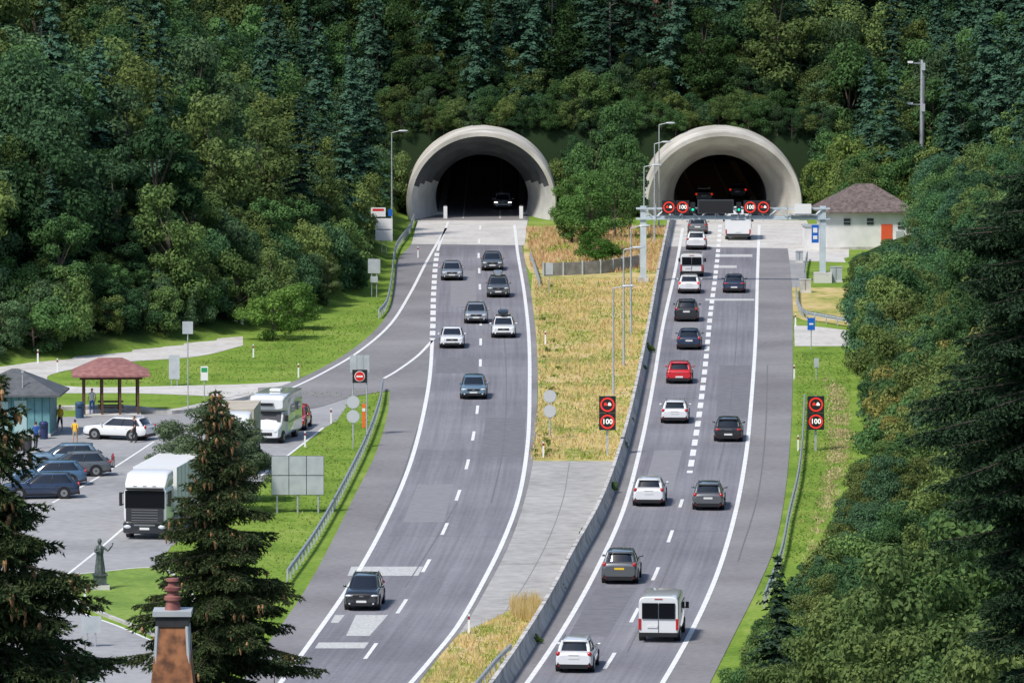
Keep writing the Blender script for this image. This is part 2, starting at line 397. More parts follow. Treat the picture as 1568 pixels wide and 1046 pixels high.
for q,m_ in (([(668,548),(732,548),(732,572),(667,572)],PD),([(1102,560),(1150,560),(1147,640),(1096,640)],PD),([(690,415),(728,415),(730,470),(690,470)],PL),([(640,742),(695,742),(680,800),(617,800)],PL),([(1002,690),(1045,690),(1030,752),(985,752)],PL),([(744,640),(805,640),(801,700),(735,700)],PD),([(912,900),(975,900),(930,975),(870,975)],PD),([(1036,470),(1075,470),(1070,520),(1028,520)],PL)):
    mb.poly(zz([site(*p) for p in q],.0385),m_)
mb.build('road_patches',smooth=False)
mb=MB(); CRK=mat('bitumen_seal',(.13,.128,.135),(.18,.178,.185),3,.8)
for q in [[(760,430),(772,520),(775,600),(770,690),(752,770)],[(640,655),(612,740),(575,812)],[(1130,470),(1125,560),(1112,660),(1100,720)],[(1175,560),(1172,660),(1160,760),(1130,860)],[(960,1000),(1010,900),(1040,830)],[(620,900),(665,830),(700,770)]]:
    ribbon(mb,S(q,8),.07,.0415,CRK)
for a_,b_ in (((668,560),(806,562)),((640,690),(800,693)),((590,820),(770,823)),((1000,610),(1150,612)),((950,812),(1120,814)),((870,958),(1062,960)),((668,480),(804,481)),((1022,490),(1156,491))):
    ribbon(mb,[site(*a_),site(*b_)],.06,.0415,CRK)
mb.build('road_crack_seals',smooth=False)
mb=MB()
for q in [[(236,676),(160,725),(80,770)],[(192,806),(150,842),(100,882)],[(40,790),(0,825)],[(495,655),(440,698),(400,728)],[(92,905),(120,935),(180,958),(240,984)],[(60,700),(20,720)],[(140,690),(90,708)]]:
    ribbon(mb,S(q,6),.16,.02,WHITEP)
mb.build('parking_bay_markings',smooth=False)
# ---------------------------------------------------------------- barriers
mb=MB(); sweep(mb,resample(BARW,1.5)[0],[(-.32,0),(-.3,.12),(-.14,.42),(-.1,1.0),(.1,1.0),(.14,.42),(.3,.12),(.32,0)],BCONC,cap=True)
for p,n in zip(resample(BARW,6)[0],normals(resample(BARW,6)[0])):
    mb.box(p.x,p.y,.52,.24,.05,.98,DARKM)
mb.build('concrete_median_barrier')
def guardrail(px,name='steel_guardrail',post=2.0):
    mb=MB(); path,L=resample(S(px),1.0)
    prof=[(-.02,.45),(.04,.5),(.04,.54),(-.03,.59),(-.03,.62),(.04,.67),(.04,.72),(-.02,.76),(-.035,.76),(.02,.7),(-.05,.6),(.02,.52),(-.035,.45)]
    sweep(mb,path,prof,GALV)
    pp,_=resample(path,post)
    for p in pp: mb.box(p.x,p.y,p.z+.36,.1,.12,.72,GALV)
    return mb.build(name)
guardrail([(634,340),(626,358),(606,388),(599,440),(592,472),(580,488)])
guardrail([(586,597),(580,630),(560,685),(522,762),(482,832),(440,892)])
guardrail([(1232,620),(1229,680),(1222,740),(1208,800),(1196,860),(1170,930)])
guardrail([(380,503),(300,507),(215,515),(172,526)])
guardrail([(1219,448),(1221,470),(1232,488),(1262,495),(1300,502)])
guardrail([(782,1008),(760,1030),(735,1060),(715,1085)])
guardrail([(1236,398),(1232,420),(1232,440)])
guardrail([(812,398),(820,420),(826,440)])
mb=MB(); pth=S([(832,423),(880,421),(930,418),(978,410)],4)
sweep(mb,pth,[(-.05,0),(-.05,1.1),(.05,1.1),(.05,0)],mat('wall_brown',(.2,.19,.18),(.3,.29,.28),2,.8))
for p in resample(pth,1.8)[0]: mb.box(p.x,p.y,.6,.16,.18,1.2,GREYS)
mb.build('retaining_wall')
# ---------------------------------------------------------------- tunnel portals
def ering(cx,a,b,zc,y,n=56,z0=0.0):
    t0=math.asin(min(.98,(zc-z0)/b)); out=[]
    for i in range(n+1):
        t=-t0+(math.pi+2*t0)*i/n; out.append((cx+a*math.cos(t),y,zc+b*math.sin(t)))
    return out
def portal(cx,aO,zt,dark_arch):
    mb=MB(); zc=1.6; bO=zt-zc; aI=4.45; bI=4.15; y0=656
    o0=ering(cx,aO,bO,zc,y0+.25); o00=ering(cx,aO-.12,bO-.12,zc,y0)
    i0=ering(cx,aO-.5,bO-.5,zc,y0+.02); o1=ering(cx,aO+.1,bO,zc,y0+15)
    mb.loft([o1,o0,o00,i0],PORT,cap=False,closed=False)
    m=6; rings=[i0]
    for k in range(1,m+1):
        f=k/m; g=f**.8
        rings.append(ering(cx,(aO-.5)*(1-g)+aI*g,(bO-.5)*(1-g)+bI*g,zc,y0+.02+8*f))
    n=len(i0)
    for k in range(m):
        for i in range(n-1):
            q=[rings[k][i],rings[k+1][i],rings[k+1][i+1],rings[k][i+1]]
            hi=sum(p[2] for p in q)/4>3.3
            mb.add(q,[(0,1,2,3)],(PORTD if (dark_arch and hi) else PORTW if dark_arch else PORT))  # dark tone on the upper arch, pale panels below
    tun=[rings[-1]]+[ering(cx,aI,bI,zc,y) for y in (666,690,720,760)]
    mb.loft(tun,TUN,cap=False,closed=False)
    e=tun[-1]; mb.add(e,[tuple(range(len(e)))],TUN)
    mb.box(cx,708,.0,9,106,.05,mat('tunnel_road',(.14,.14,.155),(.18,.18,.2),1,.7))
    for s in(-1,1): mb.box(cx+s*4.0,711,.12,.8,95,.24,PORTW)
    for s in(-1,1): mb.box(cx+s*1.75,708,.034,.15,100,.01,WORN)
    return mb.build('tunnel_portal')
portal(TCX[0],7.15,8.45,True); portal(TCX[1],7.6,8.45,False)
mb=MB()
for cx in TCX[1:]:
    for y in range(672,756,12):
        for s in(-1,1): mb.box(cx+s*1.8,y,5.35,.25,.5,.06,mat('tunnel_lamp',(.9,.7,.4),None,1,.5,emit=(1,.6,.3),es=3))
mb.build('tunnel_lights')
mb=MB()
for cx in TCX[:1]:
    for y in range(690,756,14):
        for s in(-1,1): mb.box(cx+s*1.8,y,5.35,.3,.5,.06,mat('tunnel_lamp_dim',(.9,.7,.4),None,1,.5,emit=(.8,.85,1),es=1.0))
mb.build('tunnel_lights')
# ---------------------------------------------------------------- vehicles  (local +Y = forward)
def rr(y0,y1,hw,z,n=32,p=4.5):
    out=[]; ym=(y0+y1)/2; hl=(y1-y0)/2
    for i in range(n):
        a=2*math.pi*i/n; c,s=math.cos(a),math.sin(a)
        out.append((hw*math.copysign(abs(c)**(2/p),c),ym+hl*math.copysign(abs(s)**(2/p),s),z))
    return out
def sr(y,hw,z0,z1,n=32,p=7,dy=0):
    out=[]; zm=(z0+z1)/2; hl=(z1-z0)/2
    for i in range(n):
        a=2*math.pi*i/n; c,s=math.cos(a),math.sin(a)
        zz_=zm+hl*math.copysign(abs(s)**(2/p),s)
        out.append((hw*math.copysign(abs(c)**(2/p),c),y+dy*(zz_-z0)/(z1-z0),zz_))
    return out
def wheels(mb,W,ys,r=.33,w=.22):
    for y in ys:
        for s in(-1,1):
            x=s*(W/2-w/2+.005)
            mb.cyl((s*(W/2-.3),y,r),(s*(W/2+.012),y,r),r+.065,r+.065,BLACK,20)
            mb.cyl((x-w/2*s,y,r),(x+s*(w/2+.015),y,r),r,r,TYRE,20)
            mb.cyl((x,y,r),(x+s*(w/2+.025),y,r),r*.66,r*.62,RIM,14)
            mb.cyl((x,y,r),(x+s*(w/2+.03),y,r),r*.2,r*.2,DARKM,8)
def car(name,kind,col,pos,rz,L=4.5,W=1.82,H=1.48,rails=False,box=None,plate=PLATE,lit=False,tail=False,rack=False):
    mb=MB(); pc=P[col]; hw=W/2; hb={'suv':.66,'hatch':.63,'wagon':.64,'sedan':.65,'mpv':.58}[kind]*H
    st=[(-.5,.84,.42,hb*.84),(-.494,.9,.32,hb*.92),(-.48,.95,.26,hb*.98),(-.42,.985,.22,hb),(-.28,1,.2,hb),(0,1,.2,hb),(.2,1,.2,hb*.99),(.3,.99,.2,hb*.97),(.38,.98,.2,hb*.94),(.44,.955,.22,hb*.90),(.474,.92,.25,hb*.85),(.492,.87,.3,hb*.79),(.5,.8,.36,hb*.72)]
    rings=[]
    for y,w,zb,zt in st:
        w*=hw; h=[(.8*w,zb),(.93*w,zb+.03),(.985*w,zb+.12),(1.0*w,zb+.45*(zt-zb)),(.985*w,zb+.7*(zt-zb)),(.95*w,zt-.07),(.9*w,zt-.02),(.8*w,zt),(.4*w,zt+.025)]
        rings.append([(x,y*L,z) for x,z in h]+[(0,y*L,zt+.03)]+[(-x,y*L,z) for x,z in h[::-1]]+[(0,y*L,zb)])
    n=len(rings[0])
    o=len(mb.v); mb.v+= [p for r in rings for p in r]; kb=mb.mi(BLACK); kp=mb.mi(pc)
    for k in range(len(rings)-1):
        for i in range(n):
            mb.f.append((o+k*n+i,o+(k+1)*n+i,o+(k+1)*n+(i+1)%n,o+k*n+(i+1)%n)[::-1]); mb.m.append(kb if i in(0,1,n-1,n-2,n-3,n-4) else kp)
    mb.f.append(tuple(o+i for i in range(n))); mb.m.append(kp)
    mb.f.append(tuple(o+(len(rings)-1)*n+i for i in range(n))[::-1]); mb.m.append(kp)
    fb,ft={'suv':(.25,.09),'hatch':(.26,.07),'wagon':(.24,.07),'sedan':(.22,.04),'mpv':(.33,.14)}[kind]
    rb,rt={'suv':(-.475,-.40),'hatch':(-.46,-.36),'wagon':(-.475,-.37),'sedan':(-.36,-.2),'mpv':(-.485,-.44)}[kind]
    b=rr(rb*L,fb*L,.90*hw,hb-.03); t=rr(rt*L,ft*L,.735*hw,H-.085)
    mid=[tuple((Vector(p)*.5+Vector(q)*.5)+Vector((p[0]*.03,0,0))) for p,q in zip(b,t)]
    mb.loft([b,mid,t],GLASS,cap=False)
    t2=rr((rt+.006)*L,(ft-.012)*L,.70*hw,H-.03); t3=rr((rt+.04)*L,(ft-.05)*L,.55*hw,H-.005); t1=rr((rt-.006)*L,(ft+.008)*L,.75*hw,H-.10)
    mb.loft([t1,t2,t3],pc,cap=True)
    rp=.1 if kind!='sedan' else .06
    for i,r in((4,.045),(12,.045),(20,rp),(28,rp),(0,.025),(16,.025)):
        mb.cyl(b[i],mid[i],r,r,pc if i not in(0,16) else BLACK,8); mb.cyl(mid[i],t[i],r,r*.8,pc if i not in(0,16) else BLACK,8)
    if kind!='sedan':
        mb.box(0,rb*L+.02,hb+.02,1.5*hw,.1,.1,pc)
        mb.box(0,rt*L-.03,H-.07,1.3*hw,.14,.05,pc)
    y=L/2
    zh=hb*.74
    for s in(-1,1):
        Mh=Matrix.Translation((s*hw*.74,y-.1,zh))@Matrix.Rotation(-s*.45,4,'Z')
        mb.ell((0,0,0),(.2,.1,.07),HEADON if lit else GLASSW,12,8,Mh)
        mb.ell((s*hw*.66,y-.03,.38),(.08,.06,.05),GLASSW,8,6)
        mb.ell((s*(hw+.07),.19*L,hb+.06),(.09,.055,.06),pc,10,7)
        mb.box(s*hw*.95,.195*L,hb+.02,.14,.04,.03,BLACK)
        mb.box(s*(hw*.985),-.02*L,hb*.82,.03,.16,.03,pc); mb.box(s*(hw*.985),-.2*L,hb*.82,.03,.16,.03,pc)
        if kind in('suv','mpv','wagon'):
            mb.ell((s*hw*.83,-y+.06,hb*.93),(.11,.08,.12),TAILON if tail else TAIL,10,8)
        else: mb.ell((s*hw*.74,-y+.05,hb*.86),(.17,.07,.075),TAILON if tail else TAIL,10,8)
        mb.box(s*hw*.7,-y-.0,.36,.25,.05,.04,TAIL)
    mb.box(0,y-.03,zh-.03,.95*hw,.09,.15,BLACK); mb.box(0,y+.01,zh-.02,.2,.03,.05,RIM)
    mb.box(0,y-.02,.36,1.25*hw,.08,.17,BLACK); mb.box(0,y+.02,.5,.52,.03,.11,plate)
    mb.box(0,-y-.01,hb*.74 if kind in('suv','wagon','mpv') else .5,.52,.02,.11,plate)
    mb.box(0,-y+.01,.33,1.5*hw,.08,.2,BLACK)
    mb.box(0,-y+.01,hb*.86,.5,.05,.025,RIM)
    wheels(mb,W,(.30*L,-.29*L),.34 if kind!='suv' else .37)
    if rails:
        for s in(-1,1): mb.cyl((s*.66*hw,(rt+.03)*L,H+.03),(s*.66*hw,(ft-.05)*L,H+.03),.022,.022,RIM,8)
        for s in(-1,1):
            for yy in (rt+.04,ft-.06): mb.cyl((s*.66*hw,yy*L,H-.04),(s*.66*hw,yy*L,H+.03),.02,.02,RIM,6)
    if box:
        bm_=P[box]; c=(rt+ft)/2*L+.1
        for yy in(-.4,.4): mb.box(0,c+yy,H+.035,1.3*hw,.05,.04,BLACK)
        mb.loft([sr(c-1.0,.25,H+.09,H+.3,24,4),sr(c-.9,.38,H+.06,H+.42,24,4),sr(c,.42,H+.06,H+.46,24,4),sr(c+.6,.36,H+.06,H+.4,24,4),sr(c+.95,.2,H+.07,H+.22,24,4)],bm_)
    if rack:
        for yy in (-y-.22,):
            for x in(-.55,.55): mb.loft([[(x+.32*math.cos(a)+ (0),yy+.02*math.cos(k),.85+.32*math.sin(a)+.02*math.sin(k)) for k in (0,2.1,4.2)] for a in np.linspace(0,2*math.pi,20)],TYRE,cap=False)
            mb.cyl((-.55,yy,.85),(-.1,yy,.85),.02,.02,P['red'],6); mb.cyl((-.1,yy,.85),(.2,yy,1.25),.02,.02,P['red'],6); mb.cyl((-.3,yy,1.25),(.3,yy,1.25),.02,.02,P['red'],6); mb.cyl((.3,yy,1.3),(.55,yy,.85),.02,.02,P['red'],6); mb.cyl((-.3,yy,1.35),(-.1,yy,.85),.02,.02,P['red'],6); mb.box(0,-y-.12,.5,1.2,.25,.05,DARKM)
    return mb.build(name,pos,rz)
def van(name,pos,rz,L=5.4,W=2.02,H=2.3,col='white'):
    mb=MB(); pc=P[col]; hw=W/2; y=L/2
    mb.loft([sr(-y,hw*.95,.35,H-.06),sr(-y+.05,hw*.985,.3,H-.01),sr(-y+.4,hw,.26,H),sr(y-1.75,hw,.26,H),sr(y-1.3,hw*.99,.26,H*.97),sr(y-.75,hw*.98,.26,H*.64),sr(y-.12,hw*.93,.3,H*.52),sr(y,hw*.85,.36,H*.44)],pc)
    for s in(-1,1):
        mb.box(s*.42,-y-.03,H*.69,.8,.08,H*.34,GLASSV)
        mb.box(s*hw*.92,-y-.01,H*.40,.13,.06,.55,TAIL)
        mb.box(s*(hw+.012),y-1.45,H*.66,.03,.8,.5,GLASS)
        mb.box(s*(hw+.006),0,H*.66,.03,1.5,.5,GLASS)
        mb.box(s*(hw+.14),y-1.1,H*.6,.16,.1,.32,BLACK); mb.box(s*(hw+.05),y-1.1,H*.55,.2,.05,.05,BLACK)
        mb.ell((s*hw*.74,y-.08,H*.4),(.18,.1,.13),GLASSW)
    mb.box(0,-y-.012,H*.36,.025,.03,H*.3,BLACK)
    mb.box(0,-y-.02,.4,W*.94,.12,.2,BLACK); mb.box(-.3,-y-.03,.8,.5,.03,.12,PLATE); mb.box(0,-y-.01,H-.12,.4,.04,.04,TAIL)
    mb.add([(-.86*hw,y-.76,H*.655),(.86*hw,y-.76,H*.655),(.78*hw,y-1.25,H*.945),(-.78*hw,y-1.25,H*.945)],[(0,1,2,3)],GLASS)
    mb.box(0,y-.0,.62,1.2,.06,.25,BLACK)
    wheels(mb,W,(y-.95,-y+1.05),.35)
    return mb.build(name,pos,rz)
def motorhome(name,pos,rz,L=6.6,W=2.25,H=2.95):
    mb=MB(); pc=P['white']; hw=W/2; y=L/2
    mb.loft([sr(-y,hw*.97,.4,H-.05,p=14),sr(-y+.08,hw,.36,H,p=14),sr(y-2.2,hw,.36,H,p=14),sr(y-2.0,hw,.36,H,p=14)],pc)
    mb.loft([sr(y-2.0,hw,1.95,H,p=9),sr(y-1.2,hw*.98,2.0,H-.05,p=7),sr(y-.95,hw*.9,2.15,H-.3,p=6)],pc)
    mb.loft([sr(y-2.0,hw*.92,.35,2.0),sr(y-1.3,hw*.92,.35,1.98),sr(y-.8,hw*.9,.32,1.3),sr(y-.15,hw*.88,.34,1.1),sr(y,hw*.8,.4,.95)],pc)
    mb.add([(-.8*hw,y-.82,1.32),(.8*hw,y-.82,1.32),(.78*hw,y-1.27,1.96),(-.78*hw,y-1.27,1.96)],[(0,1,2,3)],GLASS)
    for s in(-1,1):
        mb.box(s*(hw*.93),y-1.55,1.6,.06,.65,.5,GLASS); mb.box(s*(hw+.01),-.2,2.0,.03,1.1,.5,GLASS); mb.box(s*(hw+.01),-2.2,2.0,.03,.8,.5,GLASS)
        mb.ell((s*hw*.66,y-.07,.8),(.2,.1,.13),GLASSW); mb.box(s*(hw+.1),y-1.15,1.55,.2,.1,.4,BLACK)
        mb.box(s*hw*.9,-y-.01,.8,.12,.04,.4,TAIL); mb.box(s*(hw+.012),-1,1.2,.02,4,.12,P['bluegrey'])
    mb.box(0,-y-.01,2.1,1.3,.04,.5,GLASSV); mb.box(0,-y-.02,.5,W*.9,.1,.2,BLACK); mb.box(0,-y-.03,.8,.5,.03,.12,PLATE)
    mb.box(0,y-.0,.62,1.1,.05,.2,BLACK); mb.box(0,y-.9,2.45,.9,.3,.2,GLASS); mb.box(0,-.6,H+.08,.7,.7,.14,WHITE)
    wheels(mb,W*.96,(y-.95,-y+1.6),.36)
    return mb.build(name,pos,rz)
def truck(name,pos,rz,cabcol='white',trailcol=None,trail=13.0):
    mb=MB(); pc=P[cabcol]; W=2.5; hw=W/2; y=0
    mb.loft([sr(-2.25,hw*.98,.95,2.9,p=12),sr(-.35,hw,.9,2.9,p=12),sr(-.08,hw*.97,.9,2.85,p=9),sr(0,hw*.9,.95,2.75,p=8)],pc)
    mb.loft([sr(-2.25,hw*.96,2.8,3.75,p=9),sr(-.9,hw*.96,2.8,3.7,p=9),sr(-.25,hw*.94,2.8,3.2,p=8),sr(-.1,hw*.9,2.8,2.98,p=8)],pc)
    mb.box(0,-.08,2.25,W*.9,.22,1.0,GLASSV); mb.box(0,.06,2.86,W*.84,.3,.1,BLACK)
    mb.box(0,.02,1.38,W*.86,.1,.78,P['black'])
    for k in range(5): mb.box(0,.08,1.08+.15*k,W*.6,.03,.03,RIM)
    mb.loft([sr(-.9,hw*.99,.32,1.0,p=9),sr(.05,hw*.99,.32,1.0,p=9),sr(.14,hw*.9,.36,.95,p=8)],P['black'])
    mb.box(0,.15,.62,.55,.03,.13,PLATE); mb.box(0,.15,.82,1.2,.03,.08,RIM)
    for s in(-1,1):
        mb.ell((s*hw*.78,.09,.72),(.24,.09,.13),GLASSW); mb.box(s*(hw+.15),-.12,2.25,.16,.14,.75,BLACK); mb.box(s*(hw+.05),-.15,2.6,.2,.06,.06,BLACK); mb.box(s*(hw+.05),-.15,1.95,.2,.06,.06,BLACK)
        mb.box(s*(hw+.012),-.85,2.3,.03,.95,.75,GLASS); mb.box(s*(hw+.0),-1.2,.75,.1,1.2,.55,P['silver'])
        for x in(-.55,0,.55): mb.box(x,.02,3.0,.2,.05,.07,GLASSW)
    wheels(mb,W,(-1.3,-4.9),.5,.32)
    mb.box(0,-4,.9,1.0,4.5,.3,DARKM)
    for s in(-1,1): mb.cyl((s*1.0,-2.6,.75),(s*1.0,-3.9,.75),.32,.32,RIM,16)
    tc=trailcol or WHITE
    mb.box(0,-3.0-trail/2,2.5,2.52,trail,2.55,tc); mb.box(0,-3.0-trail/2,1.15,2.4,trail,.12,DARKM)
    for k in range(int(trail/1.1)):
        for s in(-1,1): mb.box(s*1.275,-3.3-k*1.1,2.5,.03,.06,2.5,GALV)
    for k in range(3):
        wheels(mb,W,(-trail+.2-k*1.3,),.48,.35)
    for s in(-1,1): mb.box(s*1.0,-3-trail-.02,1.0,.4,.05,.15,TAIL)
    return mb.build(name,pos,rz)
def heading(side,v,away):
    A,Bt=(LL,LR) if side=='L' else (RL,RR)
    g=lambda vv:site((U(A,vv)+U(Bt,vv))/2,vv)
    d=g(v-14)-g(v+14); d.z=0; d.normalize(); return d
def place(side,u,v,L):
    d=heading(side,v,True); p=site(u,v)+d*(L/2+.1)
    f=d if side=='R' else -d
    return (p.x,p.y,.045),math.atan2(-f.x,f.y)
def C(side,u,v,name,kind,col,L=4.5,**k):
    p,r=place(side,u,v,L); return car(name,kind,col,p,r,L=L,**k)
C('L',692,431,'silver_car','wagon','silver'); C('L',754,416,'grey_car','wagon','grey')
C('L',763,457,'car_with_roof_box','suv','grey',H=1.6,box='silver'); C('L',729,497,'white_estate_car','wagon','silver',rails=True)
C('L',771,519,'car_with_roof_box','wagon','white',H=1.5,box='black'); C('L',692,535,'white_sedan_car','sedan','white',H=1.45)
C('L',725,613,'blue_grey_car','wagon','bluegrey'); C('L',553,937,'black_suv_car','suv','black',H=1.62,rails=True)
C('L',770,322,'white_car','wagon','white',lit=True)
C('R',1068,360,'grey_car','wagon','grey'); C('R',1066,384,'white_suv_car','suv','white',H=1.6)
C('R',1055,451,'white_estate_car','wagon','white',tail=True); C('R',1124,450,'dark_hatchback_car','hatch','navy')
C('R',1051,494,'black_suv_car','suv','black',H=1.66,W=1.88); C('R',1055,537,'dark_estate_car','wagon','navy')
C('R',1040,589,'red_hatchback_car','hatch','red',L=4.1,H=1.5); C('R',1033,650,'white_estate_car','wagon','white',rails=True)
C('R',1115,678,'black_hatchback_car','hatch','black'); C('R',993,777,'white_suv_car','suv','white',H=1.62,W=1.88)
C('R',1084,783,'grey_estate_car','wagon','grey',rails=True,H=1.55); C('R',948,896,'grey_suv_car','suv','grey',H=1.72,W=1.92,plate=PLATEY)
C('R',878,1032,'white_hatchback_car','wagon','white',rails=True,H=1.56,L=4.3)
C('R',1078,312,'dark_car','wagon','grey',tail=True); C('R',1130,305,'dark_car','wagon','navy',tail=True)
p,r=place('R',1008,985,5.4); van('white_van',p,r)
p,r=place('R',1059,425,4.9); van('white_van',p,r,L=4.9,W=1.92,H=1.95)
p,r=place('R',1130,369,6.6); motorhome('motorhome',p,r,H=2.75,W=2.4)
def PK(u,v,deg,fn,name,*a,**k):
    p=site(u,v); return fn(name,*a,(p.x,p.y,.02),math.radians(deg),**k)
PK(183,672,68,car,'parked_estate_car','wagon','white',rails=True)
PK(62,762,100,car,'parked_dark_car','wagon','navy'); PK(112,728,100,car,'parked_grey_car','wagon','grey',rack=True)
PK(75,742,95,car,'parked_blue_car','wagon','blue'); PK(100,715,95,car,'parked_silver_car','hatch','bluegrey')
PK(452,655,175,car,'parked_red_car','hatch','red')
PK(420,672,170,motorhome,'parked_motorhome',W=2.35,H=3.05)
PK(222,826,172,truck,'parked_truck',)
PK(352,728,178,truck,'parked_truck',trailcol=mat('tan_tarp',(.42,.37,.29),(.52,.47,.38),1,.7),trail=6)
# ---------------------------------------------------------------- signs, lamps, gantry
def pole(mb,h,r=.045,x=0,y=0): mb.cyl((x,y,-.05),(x,y,h),r,r,GALV,8)
def disc(mb,x,y,z,r,m,n=28,th=.03): mb.cyl((x,y,z),(x,y-th,z),r,r,m,n)
def vmsface(mb,x,z,s,y,kind):
    mb.box(x,y,z,s,.22,s,BLACK)
    yy=y-.112; R=s*.43
    vs=[];n=32
    for i in range(n):
        a=2*math.pi*i/n; vs+=[(x+R*math.cos(a),yy-.004,z+R*math.sin(a)),(x+R*.78*math.cos(a),yy-.004,z+R*.78*math.sin(a))]
    mb.add(vs,[(2*i,(2*i+2)%(2*n),(2*i+3)%(2*n),2*i+1) for i in range(n)],LEDR)
    M=Matrix.Translation((x,yy-.006,z))@Matrix.Rotation(math.pi/2,4,'X')
    if kind=='100': mb.add(T100[0],T100[1],LEDW,M@Matrix.Scale(s*.42,4))
    else:
        mb.box(x-.11*s,yy-.004,z+.0*s,.2*s,.006,.12*s,LEDR); mb.box(x-.12*s,yy-.004,z+.1*s,.12*s,.006,.06*s,LEDR); mb.box(x+.13*s,yy-.004,z+.0*s,.2*s,.006,.12*s,LEDW); mb.box(x+.12*s,yy-.004,z+.1*s,.12*s,.006,.06*s,LEDW)
def vms(u,v,top):
    s=sc(v); mb=MB(); t=(v-top)/s
    mb.box(0,.19,t/2,.14,.14,t,GALV)
    vmsface(mb,0,t-.55,1.05,0,'car'); vmsface(mb,0,t-1.63,1.05,0,'100')
    mb.build('variable_speed_sign',site(u,v))
vms(930,697,605); vms(1249,690,605)
def lamp(u,v,top,arm=1,hd=0):
    s=sc(v); h=(v-top)/s; mb=MB()
    mb.cyl((0,0,-.2),(0,0,1.2),.1,.09,GALV,10); mb.cyl((0,0,1.2),(0,0,h-.15),.08,.05,GALV,10)
    mb.cyl((0,0,h-.16),(arm*.7,0,h),.04,.035,GALV,8)
    mb.loft([rr(-.08,.08,.2,h-.06,16,3),rr(-.16,.16,.46,h,16,3),rr(-.13,.13,.42,h+.07,16,3),rr(-.04,.04,.2,h+.11,16,3)],GREYS,M=Matrix.Translation((arm*1.05,0,0)))
    mb.box(arm*1.05,0,h-.065,.4,.16,.02,GLASSW)
    mb.build('street_lamp',site(u,v))
lamp(939,604,437); lamp(955,560,378); lamp(966,512,345); lamp(986,420,252); lamp(1002,372,217); lamp(1009,348,188)
lamp(600,372,200)
gl=site(983,425); gr=site(1264,440); mb=MB(); gy=(gl.y+gr.y)/2
mb.box(gl.x,gy,3.2,.5,.5,6.4,STEELB); mb.box(gr.x,gy,3.2,.5,.5,6.4,STEELB); mb.box(gl.x,gy,.2,.9,.9,.5,BCONC); mb.box(gr.x,gy,.4,1.5,1.2,.9,BCONC)
for z in(5.35,6.2):
    for dy in(-.35,.35): mb.box((gl.x+gr.x)/2,gy+dy,z,gr.x-gl.x+1.2,.12,.12,STEELB)
n=16
for i in range(n):
    x0=gl.x+(gr.x-gl.x)*i/n; x1=gl.x+(gr.x-gl.x)*(i+1)/n
    for dy in(-.35,.35): mb.cyl((x0,gy+dy,5.35 if i%2 else 6.2),(x1,gy+dy,6.2 if i%2 else 5.35),.045,.045,STEELB,6)
mb.box((gl.x+gr.x)/2,gy,5.5,gr.x-gl.x-.52,.5,.16,STEELB)
for x,k in((13.1,'car'),(14.25,'100'),(19.9,'100'),(21.0,'car')): vmsface(mb,x,6.35,1.1,gy-.6,k)
mb.box(17.0,gy-.6,6.4,3.0,.3,1.15,mat('vms_grey',(.04,.045,.05),None,1,.6)); mb.box(17.0,gy-.765,6.4,2.8,.02,.95,BLACK)
for x in(15.1,18.95): mb.box(x,gy-.6,6.3,.4,.3,.9,BLACK); disc(mb,x,gy-.75,6.15,.1,GREENL)
for x in(12,13.1,14.25,15.2,17,18.9,19.9,21,23): mb.box(x,gy-.42,5.9,.08,.12,1.4,GALV)
mb.box(24.3,gy-.5,6.2,1.4,.5,.8,WHITE); mb.box(24.3,gy-.2,5.7,2.2,1.0,.08,GALV)
mb.box(25.35,gy-.35,4.1,.6,.06,1.5,BLUE); mb.box(25.35,gy-.39,4.4,.35,.02,.4,WHITE); mb.box(25.35,gy-.39,3.8,.35,.02,.3,WHITE)
mb.build('sign_gantry')
def cab(u,v,w,h,d=.5,name='roadside_cabinet',m=GREYS):
    mb=MB(); mb.box(0,0,.08,w+.1,d+.1,.16,BCONC); mb.box(0,0,.16+h/2,w,d,h,m); mb.box(0,0,h+.19,w+.08,d+.08,.06,m); mb.box(0,-d/2-.01,.16+h/2,.03,.02,h*.9,DARKM); mb.build(name,site(u,v))
cab(1233,448,.9,.9,m=BCONC); cab(1280,432,1.0,1.1); cab(366,506,.7,1.3,m=WHITE); cab(1224,402,.6,.8)
def roundback(u,v,tops,r=.33,name='round_traffic_sign',h=None):
    s=sc(v); mb=MB(); pole(mb,(v-tops[0])/s+r)
    for t in tops: z=(v-t)/s; disc(mb,0,-.05,z,r,GREYS); disc(mb,0,-.085,z,r*.92,mat('sign_pale',(.5,.52,.54),None,1,.5),th=.01)
    mb.build(name,site(u,v))
roundback(842,672,(606,629),.42); roundback(541,686,(615,637),.42)
def nosign(u,v):
    s=sc(v); mb=MB()
    for x in(-.45,.45): pole(mb,(v-542)/s,.05,x)
    mb.box(0,-.05,(v-556)/s,1.25,.05,1.1,GREYS)
    for x in(-.2,.2): mb.box(x,-.09,(v-556)/s,.03,.02,1.05,GALV)
    z=(v-575)/s; mb.box(0,-.1,z,.95,.05,.85,BLACK); disc(mb,0,-.13,z,.34,WHITE); disc(mb,0,-.165,z,.3,RED,th=.01); mb.box(0,-.185,z,.42,.01,.11,WHITE)
    mb.build('no_entry_sign',site(u,v))
nosign(551,668)
mb=MB(); mb.box(0,0,.8,.22,.08,1.6,mat('orange_marker',(.8,.16,.03),None,1,.5)); mb.box(0,-.045,1.2,.2,.01,.2,WHITE); pole(mb,1.7,.03,y=.08); mb.build('orange_marker_post',site(557,655))
s=sc(785); mb=MB()
for x in(-1.2,0,1.2): pole(mb,(785-697)/s,.06,x)
for i in range(3):
    for j in range(2): mb.box(-1.02+i*1.02,-.08,(785-757)/s+.57+j*1.15,.98,.05,1.1,GREYS)
for j in range(2): mb.box(0,-.02,(785-757)/s+.57+j*1.15,3.1,.06,.08,GALV)
